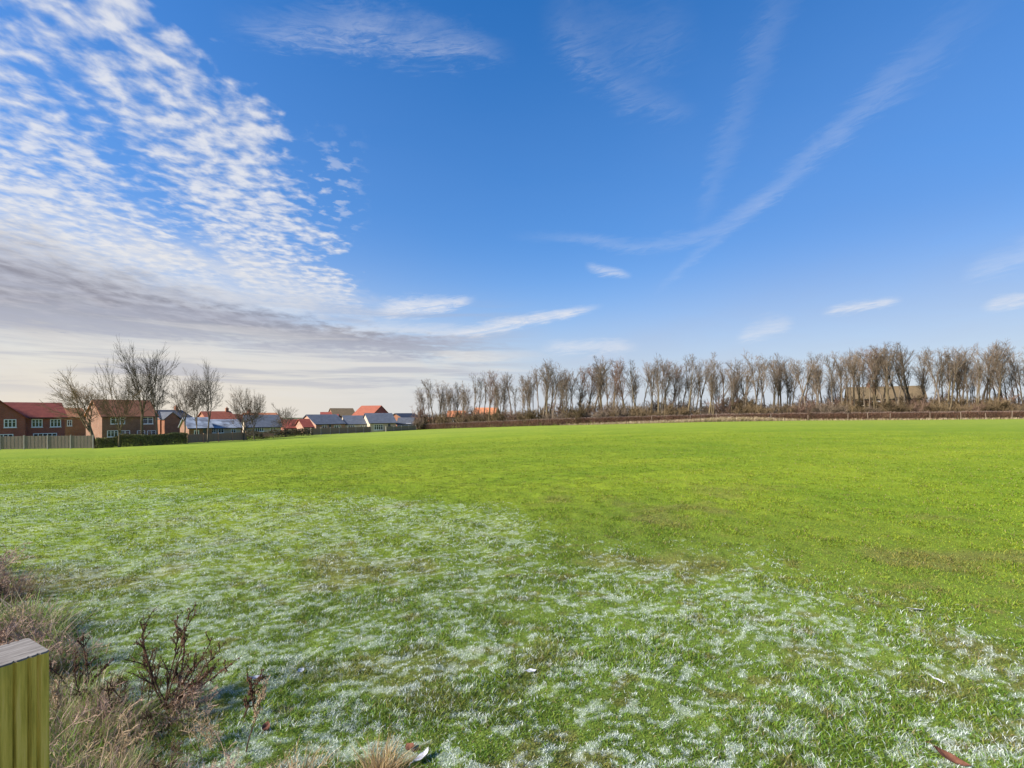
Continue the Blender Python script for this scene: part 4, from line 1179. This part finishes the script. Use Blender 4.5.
    btex = noise(vec(m('MULTIPLY', az, .11), m('ADD', m('MULTIPLY', el, .36), m('MULTIPLY', az, .09))), 1.0, 7, .62, .7)
    bpuf = noise(vec(m('MULTIPLY', Xr, 1.0), m('MULTIPLY', Yr, .6)), 5.0, 5, .6, .3)
    # --- bright layer under the fan and the grey bar below it
    bar_n = noise(vec(m('MULTIPLY', az, .045), m('MULTIPLY', el, .30)), 1.0, 6, .6, .8)
    nb = m('MULTIPLY', m('SUBTRACT', bar_n, .5), 6.0)
    def band(pts, up, dn, strength, c0, soft=1.0, nmul=1.0, tex=.6):
        """pts (column, centre row, half height px)"""
        nonlocal col
        A = sorted([(ang(a, b), h) for a, b, h in pts], key=lambda q: q[0][0])
        cp = [((q[0][0] + 60) / 120, q[0][1] / 60) for q in A]; wp = [((q[0][0] + 60) / 120, q[1] / 100) for q in A]
        c = m('MULTIPLY', curve(azt, cp), 60); wd = m('MULTIPLY', curve(azt, wp), 100 * .105)
        d = m('ADD', m('SUBTRACT', el, c), m('ADD', m('MULTIPLY', nb, .35 * nmul), m('MULTIPLY', m('SUBTRACT', bpuf, .5), 3.4 * nmul)))
        dd = m('DIVIDE', d, wd)
        f = m('MULTIPLY', ss(-dn, -dn + soft, dd), ss(up, up - soft, dd))
        hi = cp[-1][0]
        f = m('MULTIPLY', f, m('ADD', 1 - tex, m('MULTIPLY', ss(.34, .62, btex), tex)))
        f = m('MULTIPLY', f, ss(hi, hi - .12, azt)); f = m('MULTIPLY', f, ss(-100, -70, az))
        col = mixc(m('MULTIPLY', f, strength), col, c0)
    band([(-160, 235, 60), (0, 262, 60), (120, 268, 44), (240, 282, 34), (330, 296, 22), (420, 318, 10)], 1.3, 1.4, .62, C(.84, .82, .80), 1.1)
    band([(-160, 330, 50), (0, 340, 52), (120, 345, 44), (240, 350, 34), (400, 362, 22), (560, 372, 10)], 1.3, 1.5, .55, C(.74, .70, .66), 1.2)
    band([(-160, 262, 48), (0, 282, 48), (90, 298, 40), (180, 314, 30), (260, 326, 20), (340, 336, 14), (420, 346, 10), (500, 352, 6)], 1.2, 1.2, .95, mixc(ss(.30, .68, bpuf), C(.27, .27, .33), C(.46, .46, .53)), 1.15, .9, .15)
    band([(200, 330, 10), (300, 338, 16), (400, 346, 14), (480, 350, 10), (560, 356, 6)], 1.2, 1.2, .5, C(.40, .43, .53), 1.0, 1.2)
    # thin grey-violet bars low over the houses
    st = noise(vec(m('MULTIPLY', az, .05), m('MULTIPLY', el, .85)), 1.0, 5, .55, .4)
    f = m('MULTIPLY', ss(.46, .60, st), m('MULTIPLY', ss(.8, 3.5, el), ss(14, 8, el)))
    f = m('MULTIPLY', f, ss(6, -8, az))
    col = mixc(m('MULTIPLY', f, .55), col, C(.44, .46, .56))
    f2 = m('MULTIPLY', ss(.50, .34, st), m('MULTIPLY', ss(0, 3, el), ss(11, 6, el))); f2 = m('MULTIPLY', f2, ss(8, -6, az))
    col = mixc(m('MULTIPLY', f2, .6), col, C(.80, .77, .74))

    bg = nt.nodes.new('ShaderNodeBackground'); L(col, bg.inputs[0]); bg.inputs[1].default_value = SKY['strength']
    out = nt.nodes.new('ShaderNodeOutputWorld'); L(bg.outputs[0], out.inputs[0])

EXPO = 1.3
SKY = dict(sat=1.42, val=1.40, hue=.508, strength=.06, k=6.6)
make_world()

sl = bpy.data.lights.new('sun', 'SUN'); sl.energy = 3.9; sl.angle = R(11); sl.color = (1, .93, .82)
so = bpy.data.objects.new('sun', sl); COL.objects.link(so)
sd = Vector((sin(SUN_AZ) * cos(SUN_EL), cos(SUN_AZ) * cos(SUN_EL), sin(SUN_EL)))
so.rotation_euler = sd.to_track_quat('Z', 'Y').to_euler(); so.location = sd * 50

cam = bpy.data.cameras.new('camera'); co = bpy.data.objects.new('camera', cam); COL.objects.link(co)
cam.sensor_fit = 'HORIZONTAL'; cam.sensor_width = 36; cam.lens = 36 * FPX / 1024
cam.shift_y = (HY - 384) / 1024
cam.clip_end = 9000; cam.clip_start = .05
co.location = (0, 0, EYE); co.rotation_euler = (R(90), 0, 0)
SC.camera = co
vs = SC.view_settings; vs.view_transform = 'Standard'; vs.look = 'None'; vs.exposure = EXPO; vs.gamma = 1
SC.cycles.max_bounces = 6; SC.cycles.diffuse_bounces = 3; SC.cycles.transparent_max_bounces = 8
